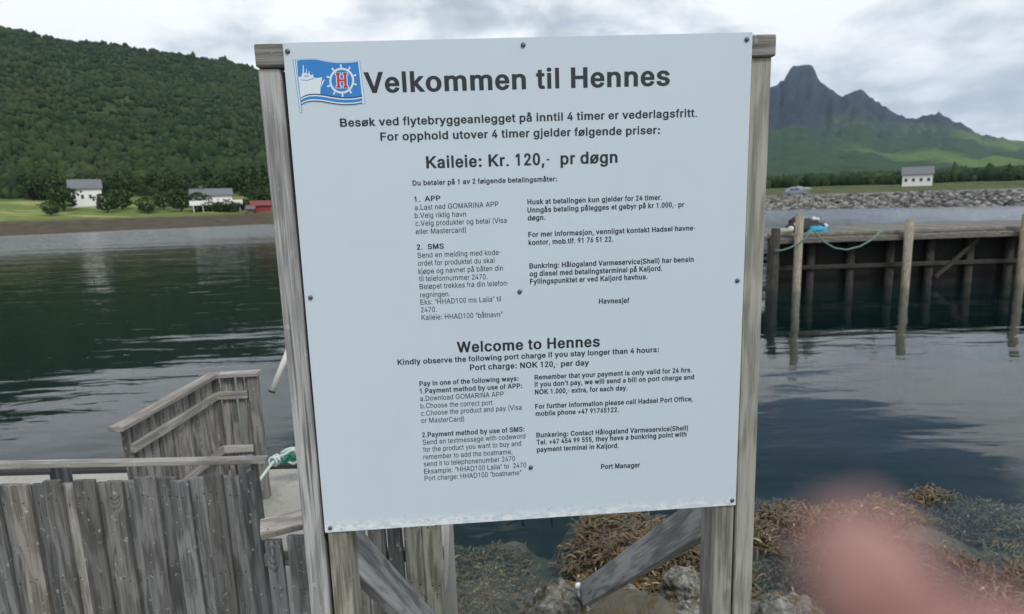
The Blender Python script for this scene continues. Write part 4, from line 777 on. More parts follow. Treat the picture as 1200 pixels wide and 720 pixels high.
# ------------------------------------------------------------------ pier on the right
DROPE = plain('dull green rope', (.13, .24, .19), .8, 0, .3, 20)
DP = 20.5; pz = 1.78
xl = at(903, 270, DP).x
pier = thing('timber_pier', 'timber pier on dark piles with a weathered deck, standing in the water on the right', 'pier', (xl, DP, 0))
x = xl; 
DECK = wood('pier deck timber', (.21, .20, .175), (.11, .105, .09))
while x < xl+16:
    board('deck_plank', (x+.07, DP-.1, pz-.03+random.uniform(-.004, .004)), (x+.07, DP+5.2, pz-.03), .138, .05, (0, 0, 1), DECK, pier, segs=2, cham=.008); x += .152
board('edge_beam', (xl-.05, DP-.16, pz-.13), (xl+16, DP-.16, pz-.13), .18, .12, (0, -1, 0), DECK, pier, cham=.02)
board('kerb_beam', (xl-.05, DP+.05, pz+.06), (xl+16, DP+.05, pz+.06), .12, .12, (0, -1, 0), DECK, pier, cham=.02)
for yy in (DP+.3, DP+2.5, DP+4.8):
    for i in range(12):
        xx = xl+.18+i*1.35
        tube('pile', [(xx, yy, -4), (xx, yy, pz-.08)], .135, W_PIER, pier, 12)
    board('cross_beam', (xl, yy-.17, .72), (xl+16, yy-.17, .72), .14, .08, (0, -1, 0), W_PIER, pier, cham=.01)
for i in range(4, 11, 4): board('diagonal_brace', (xl+.3+i*1.35, DP+.10, .25), (xl+.3+(i+1)*1.35, DP+.10, 1.5), .14, .05, (0, -1, 0), W_PIER, pier)
for i in range(0, 12): board('under_deck_shade', (xl+.9+i*1.35, DP+.5, -.5), (xl+.9+i*1.35, DP+.5, pz-.1), 1.34, .04, (0, -1, 0), W_SHADE, pier, cham=.01)  # dark sheets standing in for the shade under the deck
xp_ = at(935, 300, DP-.4).x
FEND = wood('pale fender pile', (.30, .27, .21), (.16, .145, .11), moss=.3)
for k, (xx, zt_) in enumerate(((xp_, at(935, 250, DP-.4).z), (xp_+3.6, 2.25), (xp_+7.4, 2.3))):
    tg = tube('fender_pile', [(xx, DP-.4, -4), (xx, DP-.4, zt_)], .13, FEND, pier, 14)
zt1 = at(907, 268, DP-.35).z
tube('fender_pile', [(at(908, 300, DP-.35).x, DP-.35, -4), (at(908, 300, DP-.35).x, DP-.35, zt1)], .14, W_PIER, pier, 12)
pts = [at(x_, y_, DP-.56) for x_, y_ in ((909, 294), (917, 293.5), (926, 290.5), (936, 285), (945, 278), (952, 269), (958, 276), (966, 284), (978, 291), (992, 293), (1008, 289), (1022, 281), (1036, 268))]
tag(link('slack_rope', mesh('slack_rope', *tube_data(pts, .028, 6), smooth=True), DROPE), 'dull green rope slung slack between the pier piles', 'rope')
BAG = plain('black net heap', (.022, .022, .024), .75, 0, .5, 12); TARP = plain('blue tarpaulin', (.03, .30, .50), .5, 0, .25, 6); BUOY = plain('dirty white float', (.62, .62, .56), .5, 0, .15, 10)
hc = at(946, 262, DP+1.2); hc.z = pz
heap = thing('net_heap', 'black heap of nets with white floats on the pier deck', 'net', hc)
def lump(name, c, sx, sy, sz, seed, m, parent, amp=.3, sub=3):
    me = rock_mesh(name, sx, sy, sz, seed, sub, amp); me.materials.clear(); me.materials.append(m); me.polygons.foreach_set('use_smooth', [True]*len(me.polygons))
    return link(name, me, None, parent, Matrix.Translation(c))
lump('net', hc+Vector((0, 0, .20)), .62, .5, .34, 5, BAG, heap); lump('net', hc+Vector((-.25, .1, .34)), .33, .3, .26, 6, BAG, heap)
for dx, dz_, r_ in ((-.38, .46, .09), (-.50, .35, .08), (.10, .52, .08), (.22, .50, .07), (.52, .26, .09), (-.68, .20, .10)): lump('float', hc+Vector((dx, -.25, dz_)), r_, r_, r_, 2+dx, BUOY, heap, .05, 2)
tg = lump('blue_tarpaulin', hc+Vector((.12, -.55, .13)), .34, .2, .17, 9, TARP, None); tag(tg, 'crumpled blue tarpaulin in front of the black net heap on the pier', 'tarpaulin')
SACK = plain('grey sack', (.30, .28, .24), .8, 0, .3, 8)
tg = lump('grey_sack', hc+Vector((-1.0, -.2, .10)), .42, .3, .15, 12, SACK, None); tag(tg, 'flat grey sack lying left of the net heap on the pier deck', 'sack')

# ------------------------------------------------------------------ far shores, hills and mountain
def fr(a, b, seed, octv=5): return mnoise.fractal(Vector((a, b, seed)), .75, 2.1, octv)
def interp(az, tab): return np.interp(az, [t[0] for t in tab], [t[1] for t in tab])
def px_az(px): d = CF+CR*((px-600)/FOC)-CU*((150-360)/FOC); return math.degrees(math.atan2(d.x, d.y))
def px_el(px, py): d = CF+CR*((px-600)/FOC)-CU*((py-360)/FOC); return math.degrees(math.atan2(d.z, math.hypot(d.x, d.y)))
LT = [(-86, 9), (-60, 14), (-50, 15.5), (px_az(60), px_el(60, 40)), (px_az(150), px_el(150, 52)), (px_az(240), px_el(240, 65)), (px_az(270), px_el(270, 68)), (px_az(302), px_el(302, 77)), (px_az(345), px_el(345, 100)), (-8, 7), (0, 3), (6, 1)]
def left_z(r, az):
    el_ = interp(az, LT); R1 = 850.0; H1 = R1*np.tan(np.radians(el_))
    s = (r-215)/(R1-215)
    z = np.where(r < 133, -1.5, np.where(r < 145, (r-134)*.2, np.where(r < 215, 2.2+(r-145)*.075, 7.4+(H1-7.4)*np.clip(s, 0, 1)**1.12)))
    return np.where(r > R1, H1+(r-R1)*.02, z)
def polar(name, az0, az1, naz, rs, zf, disp, mat):
    az = np.linspace(az0, az1, naz); RR, AA = np.meshgrid(rs, az); ZZ = zf(RR, AA)
    Xs = RR*np.sin(np.radians(AA)); Ys = RR*np.cos(np.radians(AA))
    dd = np.array([disp(x_, y_, r_, z_, a_) for x_, y_, r_, z_, a_ in zip(Xs.ravel(), Ys.ravel(), RR.ravel(), ZZ.ravel(), AA.ravel())]).reshape(RR.shape)
    ZZ = ZZ+dd; return tag(link(name, np_mesh(name, np.stack([Xs, Ys, ZZ], -1).reshape(-1, 3), grid_faces(*RR.shape), True), mat), kind='structure'), (az, rs, ZZ)
def surf(g, r, a):
    az, rs, ZZ = g; i = int(np.clip(np.searchsorted(az, a)-1, 0, len(az)-2)); j = int(np.clip(np.searchsorted(rs, r)-1, 0, len(rs)-2))
    fa = min(1, max(0, (a-az[i])/(az[i+1]-az[i]))); fb = min(1, max(0, (r-rs[j])/(rs[j+1]-rs[j])))
    return (ZZ[i, j]*(1-fa)+ZZ[i+1, j]*fa)*(1-fb)+(ZZ[i, j+1]*(1-fa)+ZZ[i+1, j+1]*fa)*fb
HILL, nt, b = mat_('green hillside')
pos = nt.nodes.new('ShaderNodeNewGeometry').outputs['Position']; s3 = node(nt, 'ShaderNodeSeparateXYZ', {0: pos})
n1 = NOISE(nt, pos, .012, 6, .6); n2 = NOISE(nt, pos, .09, 6, .7); n3 = NOISE(nt, pos, .5, 4, .7)
forest = MIX(nt, n2, (.012, .026, .010), (.055, .085, .028)); forest = MIX(nt, MAPR(nt, n1, .55, .68, 0, .6), forest, (.10, .125, .045))
grass = MIX(nt, n2, (.075, .12, .03), (.18, .22, .065)); grass = MIX(nt, MAPR(nt, NOISE(nt, VM(nt, 'MULTIPLY', pos, (.05, .3, 1)), 1, 4, .6), .5, .62), grass, (.30, .31, .12))
zf_ = MA(nt, 'ADD', s3.outputs[2], MA(nt, 'MULTIPLY', n1, 2.0))
c = MIX(nt, MAPR(nt, zf_, 8.2, 9.6), grass, forest)
beach = MIX(nt, n3, (.035, .030, .022), (.13, .11, .08)); c = MIX(nt, MAPR(nt, zf_, 3.4, 2.7), c, beach)
setp(nt, b, Base_Color=c, Roughness=.95, Specular_IOR_Level=.1, Normal=bump(nt, n2, .6, 2.0))
rs = np.concatenate([np.linspace(125, 150, 14), np.linspace(154, 215, 14), np.geomspace(222, 950, 80)])
hill, gl_left = polar('hillside', -86, 4, 260, rs, left_z, lambda x_, y_, r_, z_, a_: (fr(x_*.05, y_*.05, 1.1, 3)*.8 if r_ < 215 else fr(x_*.006, y_*.006, 2.2, 4)*13*min(1, (r_-215)/200)*max(0, min(1, (900-r_)/350))+fr(x_*.08, y_*.08, 4.4, 3)*1.5), HILL)

RT = [(-10, 1.5), (0, 2), (12, 3), (px_az(840), px_el(840, 150)), (px_az(880), px_el(880, 118)), (px_az(902), px_el(902, 101)), (px_az(909), px_el(909, 98)), (px_az(917), px_el(917, 92)), (px_az(924), px_el(924, 79)), (px_az(928), px_el(928, 76.5)), (px_az(946), px_el(946, 76.5)), (px_az(951), px_el(951, 83)), (px_az(956), px_el(956, 93)), (px_az(962), px_el(962, 99)),
      (px_az(985), px_el(985, 112)), (px_az(1005), px_el(1005, 104)), (px_az(1022), px_el(1022, 117)), (px_az(1060), px_el(1060, 139)), (px_az(1100), px_el(1100, 132)), (px_az(1150), px_el(1150, 158)), (px_az(1200), px_el(1200, 165)), (55, 4), (86, 3)]
def right_z(r, az):
    el_ = interp(az, RT); R1 = 3400.0; H1 = R1*np.tan(np.radians(el_)); s = np.clip((r-700)/(R1-700), 0, 1)
    z = np.where(r < 118, -2, np.where(r < 127, -2+(r-118)*.46, np.where(r < 168, 2.25, np.where(r < 700, 2.25+(r-168)*.0213, 13.6+(H1-13.6)*(s**1.9)))))
    return np.where(r > R1, H1-(r-R1)*.8, z)
MTN, nt, b = mat_('mountain rock and meadow')
g = nt.nodes.new('ShaderNodeNewGeometry'); pos = g.outputs['Position']; s3 = node(nt, 'ShaderNodeSeparateXYZ', {0: pos})
n1 = NOISE(nt, pos, .0022, 7, .6); n2 = NOISE(nt, VM(nt, 'MULTIPLY', pos, (.018, .004, .004)), 1, 7, .65); n3 = NOISE(nt, pos, .02, 6, .65)
rockc = MIX(nt, n2, (.007, .010, .015), (.060, .064, .074))
green = MIX(nt, n3, (.020, .046, .018), (.058, .10, .032))
sunlit_band = MAPR(nt, NOISE(nt, VM(nt, 'ADD', VM(nt, 'MULTIPLY', pos, (.0016, .0009, .0050)), (.35, 0, 2.4)), 1, 2, .4), .47, .58)  # lighter green patches paint sunlit spots onto the slopes
green = MIX(nt, MA(nt, 'MULTIPLY', sunlit_band, .7), green, (.14, .22, .05))
zz = MA(nt, 'ADD', s3.outputs[2], MA(nt, 'MULTIPLY', MA(nt, 'SUBTRACT', n1, .5), 420))
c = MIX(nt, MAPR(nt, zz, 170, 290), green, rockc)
scrub = MIX(nt, n3, (.012, .028, .01), (.05, .08, .025)); c = MIX(nt, MAPR(nt, s3.outputs[2], 26, 17), c, scrub)
road = MIX(nt, NOISE(nt, pos, .6, 4, .6), (.14, .135, .12), (.25, .24, .21)); fld = MIX(nt, NOISE(nt, VM(nt, 'MULTIPLY', pos, (.02, .1, 1)), 1, 4, .6), (.06, .085, .03), (.15, .155, .075))
dist_ = node(nt, 'ShaderNodeVectorMath', {0: pos}, operation='LENGTH').outputs['Value']
c = MIX(nt, MAPR(nt, dist_, 400, 340), c, fld); c = MIX(nt, MAPR(nt, dist_, 168, 158), c, road)
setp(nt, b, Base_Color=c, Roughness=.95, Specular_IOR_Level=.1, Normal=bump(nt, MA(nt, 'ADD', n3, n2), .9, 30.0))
rs2 = np.concatenate([np.linspace(108, 170, 16), np.geomspace(180, 700, 20), np.geomspace(720, 3400, 130), np.array([3500, 3700, 4000])])
azs_n = 420
def mdisp(x_, y_, r_, z_, a_):
    if r_ < 400: return fr(x_*.05, y_*.05, 1.4, 2)*(.08 if r_ < 170 else .4)*(r_ > 125)
    k = min(1, (r_-600)/2000) if r_ > 600 else 0
    rid = abs(fr(a_*1.1, r_*.0006, 7.7, 4)); edge_k = max(0, 1-abs(r_-3400)/200); spur = abs(fr(a_*2.3, 1.7, 9.1, 5))
    return (k*120*min(1, max(0, z_-60)/420)*(.35-rid)*min(1, max(0, 1.6-abs(r_-2600)/1000))+k*24*fr(x_*.008, y_*.008, 3.3, 3))*(1-edge_k*.86)+fr(x_*.02, y_*.02, 5, 2)*2+k*18*min(1, max(0, z_)/450)*(spur-.3)
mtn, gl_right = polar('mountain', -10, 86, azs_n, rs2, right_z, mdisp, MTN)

# forest canopy over the hillside: one mass of crowns nobody could count
ico = bmesh.new(); bmesh.ops.create_icosphere(ico, subdivisions=1, radius=1); IV = np.array([v.co[:] for v in ico.verts]); IF = np.array([[v.index for v in f.verts] for f in ico.faces]); ico.free()
LEAF, nt, b = mat_('forest crowns')
g = nt.nodes.new('ShaderNodeNewGeometry'); rn = g.outputs['Random Per Island']; pos = g.outputs['Position']
c = RAMP(nt, rn, [(0, (.010, .024, .010)), (.4, (.020, .042, .015)), (.75, (.036, .062, .022)), (1, (.065, .095, .032))])
c = MIX(nt, MAPR(nt, NOISE(nt, pos, .018, 5, .65), .44, .64, 0, .75), c, (.058, .085, .028)); c = MIX(nt, MAPR(nt, NOISE(nt, VM(nt, 'ADD', pos, (300, 50, 9)), .03, 4, .6), .56, .66, 0, .5), c, (.075, .08, .045)); c = MIX(nt, MA(nt, 'MULTIPLY', NOISE(nt, pos, 1.2, 4, .7), .8), c, (.02, .035, .012)); setp(nt, b, Base_Color=c, Roughness=.95, Specular_IOR_Level=.1)
V, F = [], []; n = 0; cnt = 0
while cnt < 26000:
    a = rng.uniform(-60, -14); r_ = 222+ (rng.random()**1.25)*640
    if fr(r_*math.sin(math.radians(a))*.012, r_*math.cos(math.radians(a))*.012, 6.6, 3) < -.9: continue
    z_ = surf(gl_left, r_, a); s_ = rng.choice([.55, .8, 1.0, 1.3, 1.9], p=[.25, .3, .25, .15, .05])*rng.uniform(.85, 1.2)*(1+.0006*r_)
    P_ = IV*np.array([s_*rng.uniform(.8, 1.2), s_*rng.uniform(.8, 1.2), s_*rng.uniform(.9, 1.6)])*(1+rng.normal(0, .16, (len(IV), 1)))
    V.append(P_+np.array([r_*math.sin(math.radians(a)), r_*math.cos(math.radians(a)), z_+s_*.5])); F.append(IF+n); n += len(IV); cnt += 1
tag(link('hillside_forest', np_mesh('hillside_forest', np.concatenate(V), np.concatenate(F)), LEAF), 'dense dark green forest covering the hillside across the water on the left', 'forest', kind='stuff')
V, F = [], []; n = 0
for _ in range(9000):
    a = rng.uniform(16, 60); r_ = rng.uniform(260, 640); z_ = surf(gl_right, r_, a); s_ = rng.uniform(.9, 2.3)
    P_ = IV*np.array([s_, s_, s_*1.4])*(1+rng.normal(0, .24, (len(IV), 1)))
    V.append(P_+np.array([r_*math.sin(math.radians(a)), r_*math.cos(math.radians(a)), z_+s_*.6])); F.append(IF+n); n += len(IV)
tag(link('lowland_wood', np_mesh('lowland_wood', np.concatenate(V), np.concatenate(F)), LEAF), 'dark green wood at the foot of the mountain on the right', 'forest', kind='stuff')
# breakwater of boulders
V, F = [], []; n = 0
for _ in range(6500):
    a = rng.uniform(15, 66); t = rng.random(); r_ = 119+t*8; z_ = min(-.3+t*3.0, 1.95)+rng.normal(0, .10); s_ = rng.uniform(.18, .55)
    P_ = IV*np.array([s_*rng.uniform(.8, 1.4), s_, s_*rng.uniform(.55, .9)])*(1+rng.normal(0, .2, (len(IV), 1)))
    V.append(P_+np.array([r_*math.sin(math.radians(a)), r_*math.cos(math.radians(a)), z_])); F.append(IF+n); n += len(IV)
STONE, nt, b = mat_('breakwater stone'); rn = nt.nodes.new('ShaderNodeNewGeometry').outputs['Random Per Island']
setp(nt, b, Base_Color=RAMP(nt, rn, [(0, (.05, .05, .048)), (.5, (.14, .135, .125)), (1, (.30, .29, .27))]), Roughness=.9)
tag(link('breakwater', np_mesh('breakwater', np.concatenate(V), np.concatenate(F)), STONE), 'grey boulder breakwater along the far shore on the right', 'breakwater', kind='stuff')

# ------------------------------------------------------------------ trees one can tell apart
def tree_proto(h, w_, seed, conifer=False):
    r_ = np.random.default_rng(seed); V, F = [], []
    for _ in range(520):
        if conifer: t = r_.random(); rad = w_*.5*(1-t)*r_.uniform(.4, 1.05); z_ = h*(.12+.88*t)
        else:
            t = r_.random(); lob = 1+.3*math.sin(seed+t*9); rad = w_*.5*math.sqrt(max(0, 1-(2*t-1)**2))*r_.uniform(.45, 1.08)*lob; z_ = h*(.16+.84*t)
        a = r_.uniform(0, 6.28); c_ = np.array([rad*math.cos(a), rad*math.sin(a), z_]); s_ = h*r_.uniform(.035, .085)
        u = r_.normal(0, 1, 3); u /= np.linalg.norm(u); v = np.cross(u, r_.normal(0, 1, 3)); v /= np.linalg.norm(v); n_ = len(V)
        V += [c_+u*s_, c_+v*s_, c_-u*s_*r_.uniform(.6, 1), c_-v*s_]; F.append((n_, n_+1, n_+2, n_+3))
    crown = np_mesh('crown', V, F); crown.materials.append(CROWN)
    tr_ = mesh('trunk', *join(tube_data([(0, 0, -.5), (h*.01, 0, h*.35), (0, h*.01, h*.8)], [h*.035, h*.025, h*.008], 7), tube_data([(0, 0, h*.25), (w_*.22, w_*.05, h*.5)], [h*.016, h*.006], 5), tube_data([(0, 0, h*.3), (-w_*.2, w_*.1, h*.58)], [h*.016, h*.006], 5))); tr_.materials.append(W_PIER)
    return crown, tr_
CROWN, nt, b = mat_('tree leaves')
rn = nt.nodes.new('ShaderNodeNewGeometry').outputs['Random Per Island']
oi = node(nt, 'ShaderNodeObjectInfo').outputs['Random']
c = MIX(nt, rn, (.016, .034, .012), (.075, .115, .035)); c = MIX(nt, MA(nt, 'MULTIPLY', oi, .5), c, (.035, .06, .018)); setp(nt, b, Base_Color=c, Roughness=.9, Specular_IOR_Level=.15)
protos = [tree_proto(4.2, 4.6, 1), tree_proto(3.0, 4.2, 2), tree_proto(5.5, 4.4, 3), tree_proto(8.5, 3.8, 4, True)]
def plant_tree(a, r_, k, s_, g_, label, grp):
    t = thing('tree' if k != 1 else 'bush', label, 'tree' if k != 1 else 'bush', (r_*math.sin(math.radians(a)), r_*math.cos(math.radians(a)), surf(g_, r_, a)-.1), rng.uniform(0, 6.28), grp); t.scale = (s_,)*3
    for nm, me in zip(('crown', 'trunk'), protos[k]):
        o = bpy.data.objects.new(nm, me); col.objects.link(o); o.parent = t
def pxa(px): return px_az(px)
lab = {0: 'broadleaf tree among the others on the far left shore', 1: 'low dark bush among the others on the far left shore', 3: 'dark conifer in the stand at the foot of the hillside'}
shore_plants = ((222, 152, 0, 1, 'broadleaf tree at the left end of the white bungalow on the far shore'), (236, 150, 1, .8, 'dark bush under the left part of the bungalow balcony'), (246, 149, 1, .75, 'dark bush under the middle of the bungalow balcony'),
 (256, 150, 1, .9, 'dark bush under the right part of the bungalow balcony'), (264, 149, 1, .7, 'small bush just right of the bungalow balcony'), (271, 151, 1, .8, 'low bush between the bungalow and the brown shed'), (277, 152, 1, .85, 'bush close behind the small brown shed'),
 (291, 158, 0, .95, 'broadleaf tree behind the left end of the red boathouse'), (298, 160, 0, 1.1, 'largest broadleaf tree behind the red boathouse'), (305, 160, 1, 1.2, 'wide bush behind the right end of the red boathouse'), (311, 156, 0, .9, 'broadleaf tree half hidden by the left sign post'),
 (200, 158, 0, 1.2, 'tall broadleaf tree standing apart left of the bungalow'), (180, 165, 0, 1, 'broadleaf tree second to the left of the bungalow'), (160, 160, 1, 1.2, 'round dark bush on open grass between the two white houses'), (130, 166, 0, 1.1, 'broadleaf tree on the grass right of the two storey house'),
 (112, 160, 0, 1, 'broadleaf tree in front of the right side of the two storey house'), (60, 170, 0, 1.3, 'big broadleaf tree left of the two storey house'), (44, 160, 1, 1, 'round dark bush alone on the grass at the far left'))
for (px, r_, k, s_, lb_) in shore_plants:
    plant_tree(pxa(px), r_, k, s_, gl_left, lb_, 'bushes and trees on the far left shore')
for px in range(282, 340, 4): plant_tree(pxa(px)+rng.uniform(-.2, .2), rng.uniform(196, 225), 3, rng.uniform(.75, 1.15), gl_left, lab[3], 'conifers at the hill foot')
for px in range(20, 282, 7): plant_tree(pxa(px)+rng.uniform(-.3, .3), rng.uniform(205, 235), 2 if px % 2 else 0, rng.uniform(.8, 1.3), gl_left, 'leafy tree in the row along the hill foot across the water', 'leafy trees at the hill foot')
for px in range(896, 1200, 9): plant_tree(pxa(px)+rng.uniform(-.3, .3), rng.uniform(250, 330), (0, 2, 1)[px % 3], rng.uniform(.9, 1.5), gl_right, 'leafy tree in the row beyond the road on the right shore', 'trees beyond the shore road')

# ------------------------------------------------------------------ houses, boathouse, car
def matc(name, c, r_=.7): return plain(name, c, r_, 0, .08, 3)
WALLW = matc('white house paint', (.80, .80, .78)); ROOFG = matc('grey roof sheet', (.13, .14, .15)); REDP = matc('red boathouse paint', (.24, .03, .035)); ROOFR = matc('red roof sheet', (.17, .035, .04)); GREYB = matc('brown grey shed boards', (.12, .10, .085))
GLASS = plain('window glass', (.03, .035, .04), .08, 0, .1)
def house(px0, px1, r_, g_, h, depth, roofh, wall, roof, label, nm='house', wins=5, turn=0.0, cat='house', rows=1, zoff=0):
    a0, a1 = pxa(px0), pxa(px1); am = (a0+a1)/2; W_ = 2*r_*math.tan(math.radians((a1-a0)/2))
    cx_, cy_ = r_*math.sin(math.radians(am)), r_*math.cos(math.radians(am)); z0 = surf(g_, r_, am)-.2+zoff
    t = thing(nm, label, cat, (cx_, cy_, z0), -math.radians(am)+turn); M_ = Matrix.LocRotScale(t.location, t.rotation_euler, None)
    bevel_box('wall', 0, depth/2, h/2, W_, depth, h, wall, t, M_, .02, 1)
    e_ = .35; vs = [(-W_/2-e_, -e_, h-.02), (W_/2+e_, -e_, h-.02), (W_/2+e_, depth/2, h+roofh), (-W_/2-e_, depth/2, h+roofh), (-W_/2-e_, depth+e_, h-.02), (W_/2+e_, depth+e_, h-.02)]
    vs += [(x_, y_, z_+.16) for x_, y_, z_ in vs]
    fs = [(0, 3, 2, 1), (3, 4, 5, 2), (6, 7, 8, 9), (9, 8, 11, 10), (0, 1, 7, 6), (4, 10, 11, 5), (0, 6, 9, 3), (3, 9, 10, 4), (1, 2, 8, 7), (2, 5, 11, 8)]
    link('roof', mesh('roof', vs, fs), roof, t, M_)
    gb = [(-W_/2+.01, .02, h-.03), (-W_/2+.01, depth-.02, h-.03), (-W_/2+.01, depth/2, h+roofh-.02), (W_/2-.01, .02, h-.03), (W_/2-.01, depth-.02, h-.03), (W_/2-.01, depth/2, h+roofh-.02)]
    link('gable', mesh('gable', gb, [(0, 2, 1), (3, 4, 5)]), wall, t, M_)
    for i in range(wins):
        xx = -W_/2+W_*(i+.5)/wins; ww = W_/wins*.5; hh = min(1.15, h*.42)
        fr_ = bevel_box('window', xx, -.03, h*.58, ww, .06, hh, WALLW, t, M_, .01, 1)
        bevel_box('pane', xx, -.055, h*.58, ww-.22, .06, hh-.22, GLASS, fr_, M_, .005, 1)
    return t, M_, W_
t, M_, W_ = house(214, 263, 152, gl_left, 2.9, 7, 1.5, WALLW, ROOFG, 'white bungalow with grey roof and white balcony on the far left shore', wins=7, zoff=.6)
bevel_box('balcony', .8, -1.2, .95, W_+2.4, 2.2, .18, WALLW, t, M_, .02, 1); bevel_box('balcony_front', .8, -2.26, 1.45, W_+2.4, .06, .85, WALLW, t, M_, .01, 1)
for i in range(6): bevel_box('balcony_post', -W_/2+.3+i*(W_+1)/5, -2.2, .1, .14, .14, 1.7, WALLW, t, M_, .01, 1)
bevel_box('chimney', -2, 3.4, 4.6, .7, .7, 1.1, GREYB, t, M_, .03, 1)
house(286, 309, 146, gl_left, 1.55, 5, 1.0, REDP, ROOFR, 'red wooden boathouse with a red roof on the far left shore', 'boathouse', 0, .10, 'boathouse')
house(279, 287, 144, gl_left, 1.25, 4, .8, GREYB, GREYB, 'small brown grey shed leaning against the red boathouse', 'shed', 0, -.1, 'shed')
house(70, 108, 175, gl_left, 4.2, 8, 2.2, WALLW, ROOFG, 'white two storey house with grey roof further left on the far shore', wins=4)
house(1062, 1098, 215, gl_right, 3.4, 8, 2.2, WALLW, ROOFG, 'white house with grey roof beyond the road on the right shore', wins=4)
lump_me = rock_mesh('gravel_heap', 4.0, 3, 1.7, 4, 4, .25); lump_me.materials.clear(); lump_me.materials.append(plain('pale gravel', (.27, .26, .245), .9, 0, .5, 3))
a = pxa(940); tag(link('gravel_heap', lump_me, None, None, Matrix.Translation((230*math.sin(math.radians(a)), 230*math.cos(math.radians(a)), 2.7))), 'pale heap of gravel behind the parked car on the right shore', 'gravel')
CARP = plain('blue grey car paint', (.20, .24, .30), .3, .3, .05)
a = pxa(937); r_ = 140; car = thing('parked_car', 'blue grey estate car parked on the road behind the boulder breakwater', 'car', (r_*math.sin(math.radians(a)), r_*math.cos(math.radians(a)), surf(gl_right, r_, a)+.02), -math.radians(a)+.25)
CM = Matrix.LocRotScale(car.location, car.rotation_euler, None)
prof = [(-2.1, .35), (-2.15, .75), (-2.0, .98), (-1.75, 1.02), (-1.45, 1.42), (-.6, 1.52), (.35, 1.46), (1.0, 1.02), (1.85, .90), (2.12, .70), (2.15, .38)]
def extr(prof, y0, y1, inset_from=None):
    n_ = len(prof); V_ = []
    for y_, sgn in ((y0, 1), (y1, -1)):
        for x_, z_ in prof: V_.append((x_, y_+sgn*(max(0, z_-.95)*.28), z_))
    F_ = [tuple(range(n_)), tuple(range(2*n_-1, n_-1, -1))]+[(i, i+n_, (i+1) % n_+n_, (i+1) % n_) for i in range(n_)]
    return V_, F_
link('body', mesh('body', *extr(prof, -.86, .86)), CARP, car, CM)
for x0_, x1_ in ((-1.5, -.72), (-.64, .22)):
    for y_ in (-1, 1): link('side_window', mesh('side_window', [(x0_, y_*.865, 1.02), (x1_, y_*.865, 1.02), (x1_-.05, y_*.765, 1.38), (x0_+.18, y_*.765, 1.36)], [(0, 1, 2, 3) if y_ < 0 else (3, 2, 1, 0)]), GLASS, car, CM)
link('windscreen', mesh('windscreen', [(1.0, -.72, 1.05), (1.0, .72, 1.05), (.42, .62, 1.44), (.42, -.62, 1.44)], [(0, 1, 2, 3)]), GLASS, car, CM)
for x_ in (-1.35, 1.35):
    for y_ in (-.8, .8):
        wv_ = [CM @ Vector((x_, y_-.1, .32)), CM @ Vector((x_, y_+.1, .32))]; wo = tube('wheel', wv_, .32, BLACK, car, 16)
        tube('rim', [CM @ Vector((x_, y_-.115, .32)), CM @ Vector((x_, y_+.115, .32))], .19, STEEL, wo, 12)
for y_ in (-.62, .62): bevel_box('headlight', 2.08, y_, .72, .12, .3, .14, WHITE_PVC, car, CM, .03, 1)

# ------------------------------------------------------------------ the photographer's hand, a fingertip in front of the lens
SKIN, nt, b = mat_('skin'); oc = nt.nodes.new('ShaderNodeTexCoord').outputs['Object']
setp(nt, b, Base_Color=MIX(nt, NOISE(nt, oc, 160, 5, .6), (.34, .17, .15), (.46, .25, .215)), Roughness=.5, Specular_IOR_Level=.3)
def cs(x, y, d): return EYE+CR*(x/1000)+CU*(y/1000)+CF*(d/1000)       # millimetres beside the lens
chains = [  # (points, radii): index reaching past the lens, the others closed on the back of the phone
 [((17.7, -13.5, 26), 4.2), ((20.2, -17.2, 26.5), 5.4), ((27.2, -29, 27), 6.6), ((38, -49, 23), 7.8), ((49, -70, 12), 10)],
 [((2, -50, 8.0), 6.0), ((14, -52, 9.5), 7.2), ((27, -58, 9), 8.0), ((37, -70, 3), 10)],
 [((2, -69, 8.0), 6.0), ((14, -71, 9.5), 7.2), ((27, -77, 8), 8.0), ((38, -84, 1), 10)],
 [((5, -87, 7.0), 5.2), ((15, -89, 8), 6.2), ((27, -94, 6), 7.2), ((39, -98, -1), 9)],
]
vs, es, rad = [], [], []
wrist = cs(72, -138, -32)
vs.append(wrist); rad.append(.026)
vs.append(cs(98, -200, -110)); rad.append(.030); es.append((0, 1))
vs.append(cs(150, -290, -240)); rad.append(.040); es.append((1, 2))
vs.append(cs(54, -93, -7)); rad.append(.021); es.append((0, 3))
for ch in chains:
    idx = []
    for (p_, r_) in ch: vs.append(cs(*p_)); rad.append(r_/1000); idx.append(len(vs)-1)
    es += [(idx[i], idx[i+1]) for i in range(len(idx)-1)]; es.append((idx[-1], 3))
th = [((6, -44, -17), 7.5), ((20, -54, -18.5), 9), ((38, -72, -17), 11)]; idx = []
for (p_, r_) in th: vs.append(cs(*p_)); rad.append(r_/1000); idx.append(len(vs)-1)
es += [(idx[0], idx[1]), (idx[1], idx[2]), (idx[2], 3)]
c0_ = Vector(vs[3]); me = bpy.data.meshes.new('hand'); me.from_pydata([tuple(Vector(v)-c0_) for v in vs], es, []); me.update()
ho = bpy.data.objects.new('hand_tmp', me); col.objects.link(ho); md = ho.modifiers.new('s', 'SKIN'); 
for i, sv in enumerate(me.skin_vertices[0].data): sv.radius = (rad[i], rad[i]); sv.use_root = (i == 0)
md2 = ho.modifiers.new('u', 'SUBSURF'); md2.levels = 2; md2.render_levels = 2
bpy.context.view_layer.update(); dg = bpy.context.evaluated_depsgraph_get(); hm = bpy.data.meshes.new_from_object(ho.evaluated_get(dg)); bpy.data.objects.remove(ho)
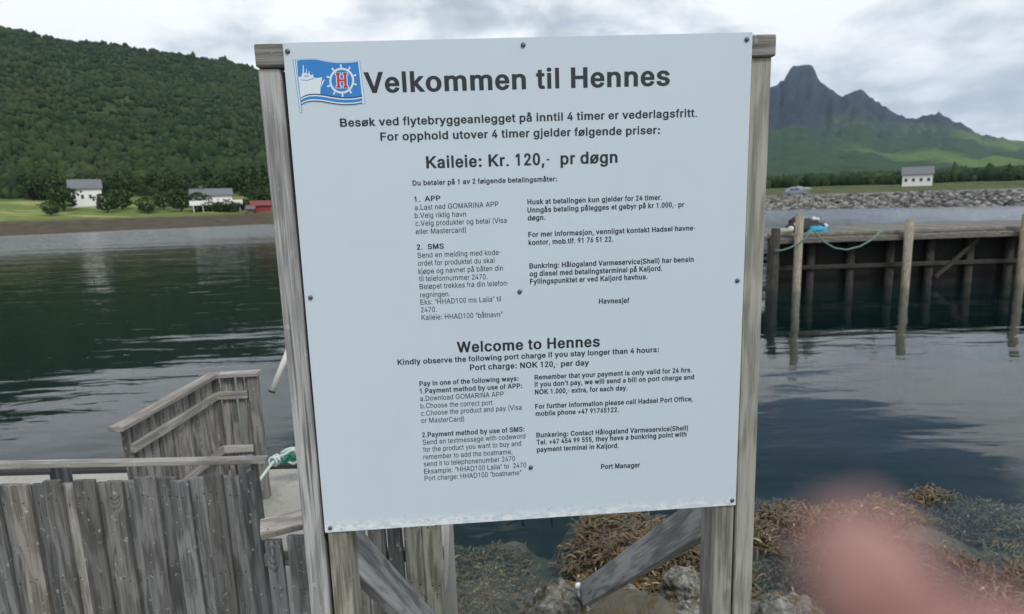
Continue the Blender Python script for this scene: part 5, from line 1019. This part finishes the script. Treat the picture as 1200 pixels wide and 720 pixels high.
hm.name = 'person'; hm.polygons.foreach_set('use_smooth', [True]*len(hm.polygons)); hm.materials.clear(); hm.materials.append(SKIN)
per = tag(link('person', hm, None, None, Matrix.Translation(c0_)), 'bare pinkish fingertip blurred close to the lens at the lower right, on a bare hand', 'person')
NAILM = plain('fingernail', (.45, .26, .23), .35)
nl_x = .0032
nm = rock_mesh('fingernail', nl_x, .0058, .0010, 1, 3, .02); nm.materials.clear(); nm.materials.append(NAILM)
fwd = (cs(17.7, -13.5, 26)-cs(20.2, -17.2, 26.5)).normalized(); up_ = CF; sd_ = fwd.cross(up_).normalized(); ctr = cs(18.6, -14.9, 30.6)
link('fingernail', nm, None, per, Matrix(((sd_.x, fwd.x, up_.x, ctr.x), (sd_.y, fwd.y, up_.y, ctr.y), (sd_.z, fwd.z, up_.z, ctr.z), (0, 0, 0, 1))))

# the phone whose lens this is: unseen body added behind it to shade the finger
phone = thing('phone', 'dark smartphone in the photographer\'s hand, its lens taking the picture', 'phone', cs(-19, -57, -5))
M3 = Matrix(((CR.x, CU.x, -CF.x, 0), (CR.y, CU.y, -CF.y, 0), (CR.z, CU.z, -CF.z, 0), (0, 0, 0, 1)))
bevel_box('body', 0, 0, 0, .0725, .146, .0078, BLACK, phone, Matrix.Translation(cs(-19, -57, -5.2)) @ M3, .003, 3)
bevel_box('screen', 0, 0, .0041, .067, .140, .0006, GLASS, phone, Matrix.Translation(cs(-19, -57, -5.2)) @ M3, .0002, 1)

# ------------------------------------------------------------------ haze
HAZE = True
if HAZE:
    m = bpy.data.materials.new('haze'); m.use_nodes = True; nt = m.node_tree; nt.nodes.clear()
    pv_ = node(nt, 'ShaderNodeVolumePrincipled', {'Color': (.52, .70, 1, 1), 'Density': .00007, 'Anisotropy': .2})
    nt.links.new(pv_.outputs[0], node(nt, 'ShaderNodeOutputMaterial').inputs[1])
    vs, fs = box_data(0, 2820, 438, 13100, 7600, 892); me = mesh('haze', vs, fs); bmw = bmesh.new(); bmw.from_mesh(me); bmesh.ops.recalc_face_normals(bmw, faces=bmw.faces); bmw.to_mesh(me); bmw.free()
    tag(link('haze', me, m), kind='stuff')
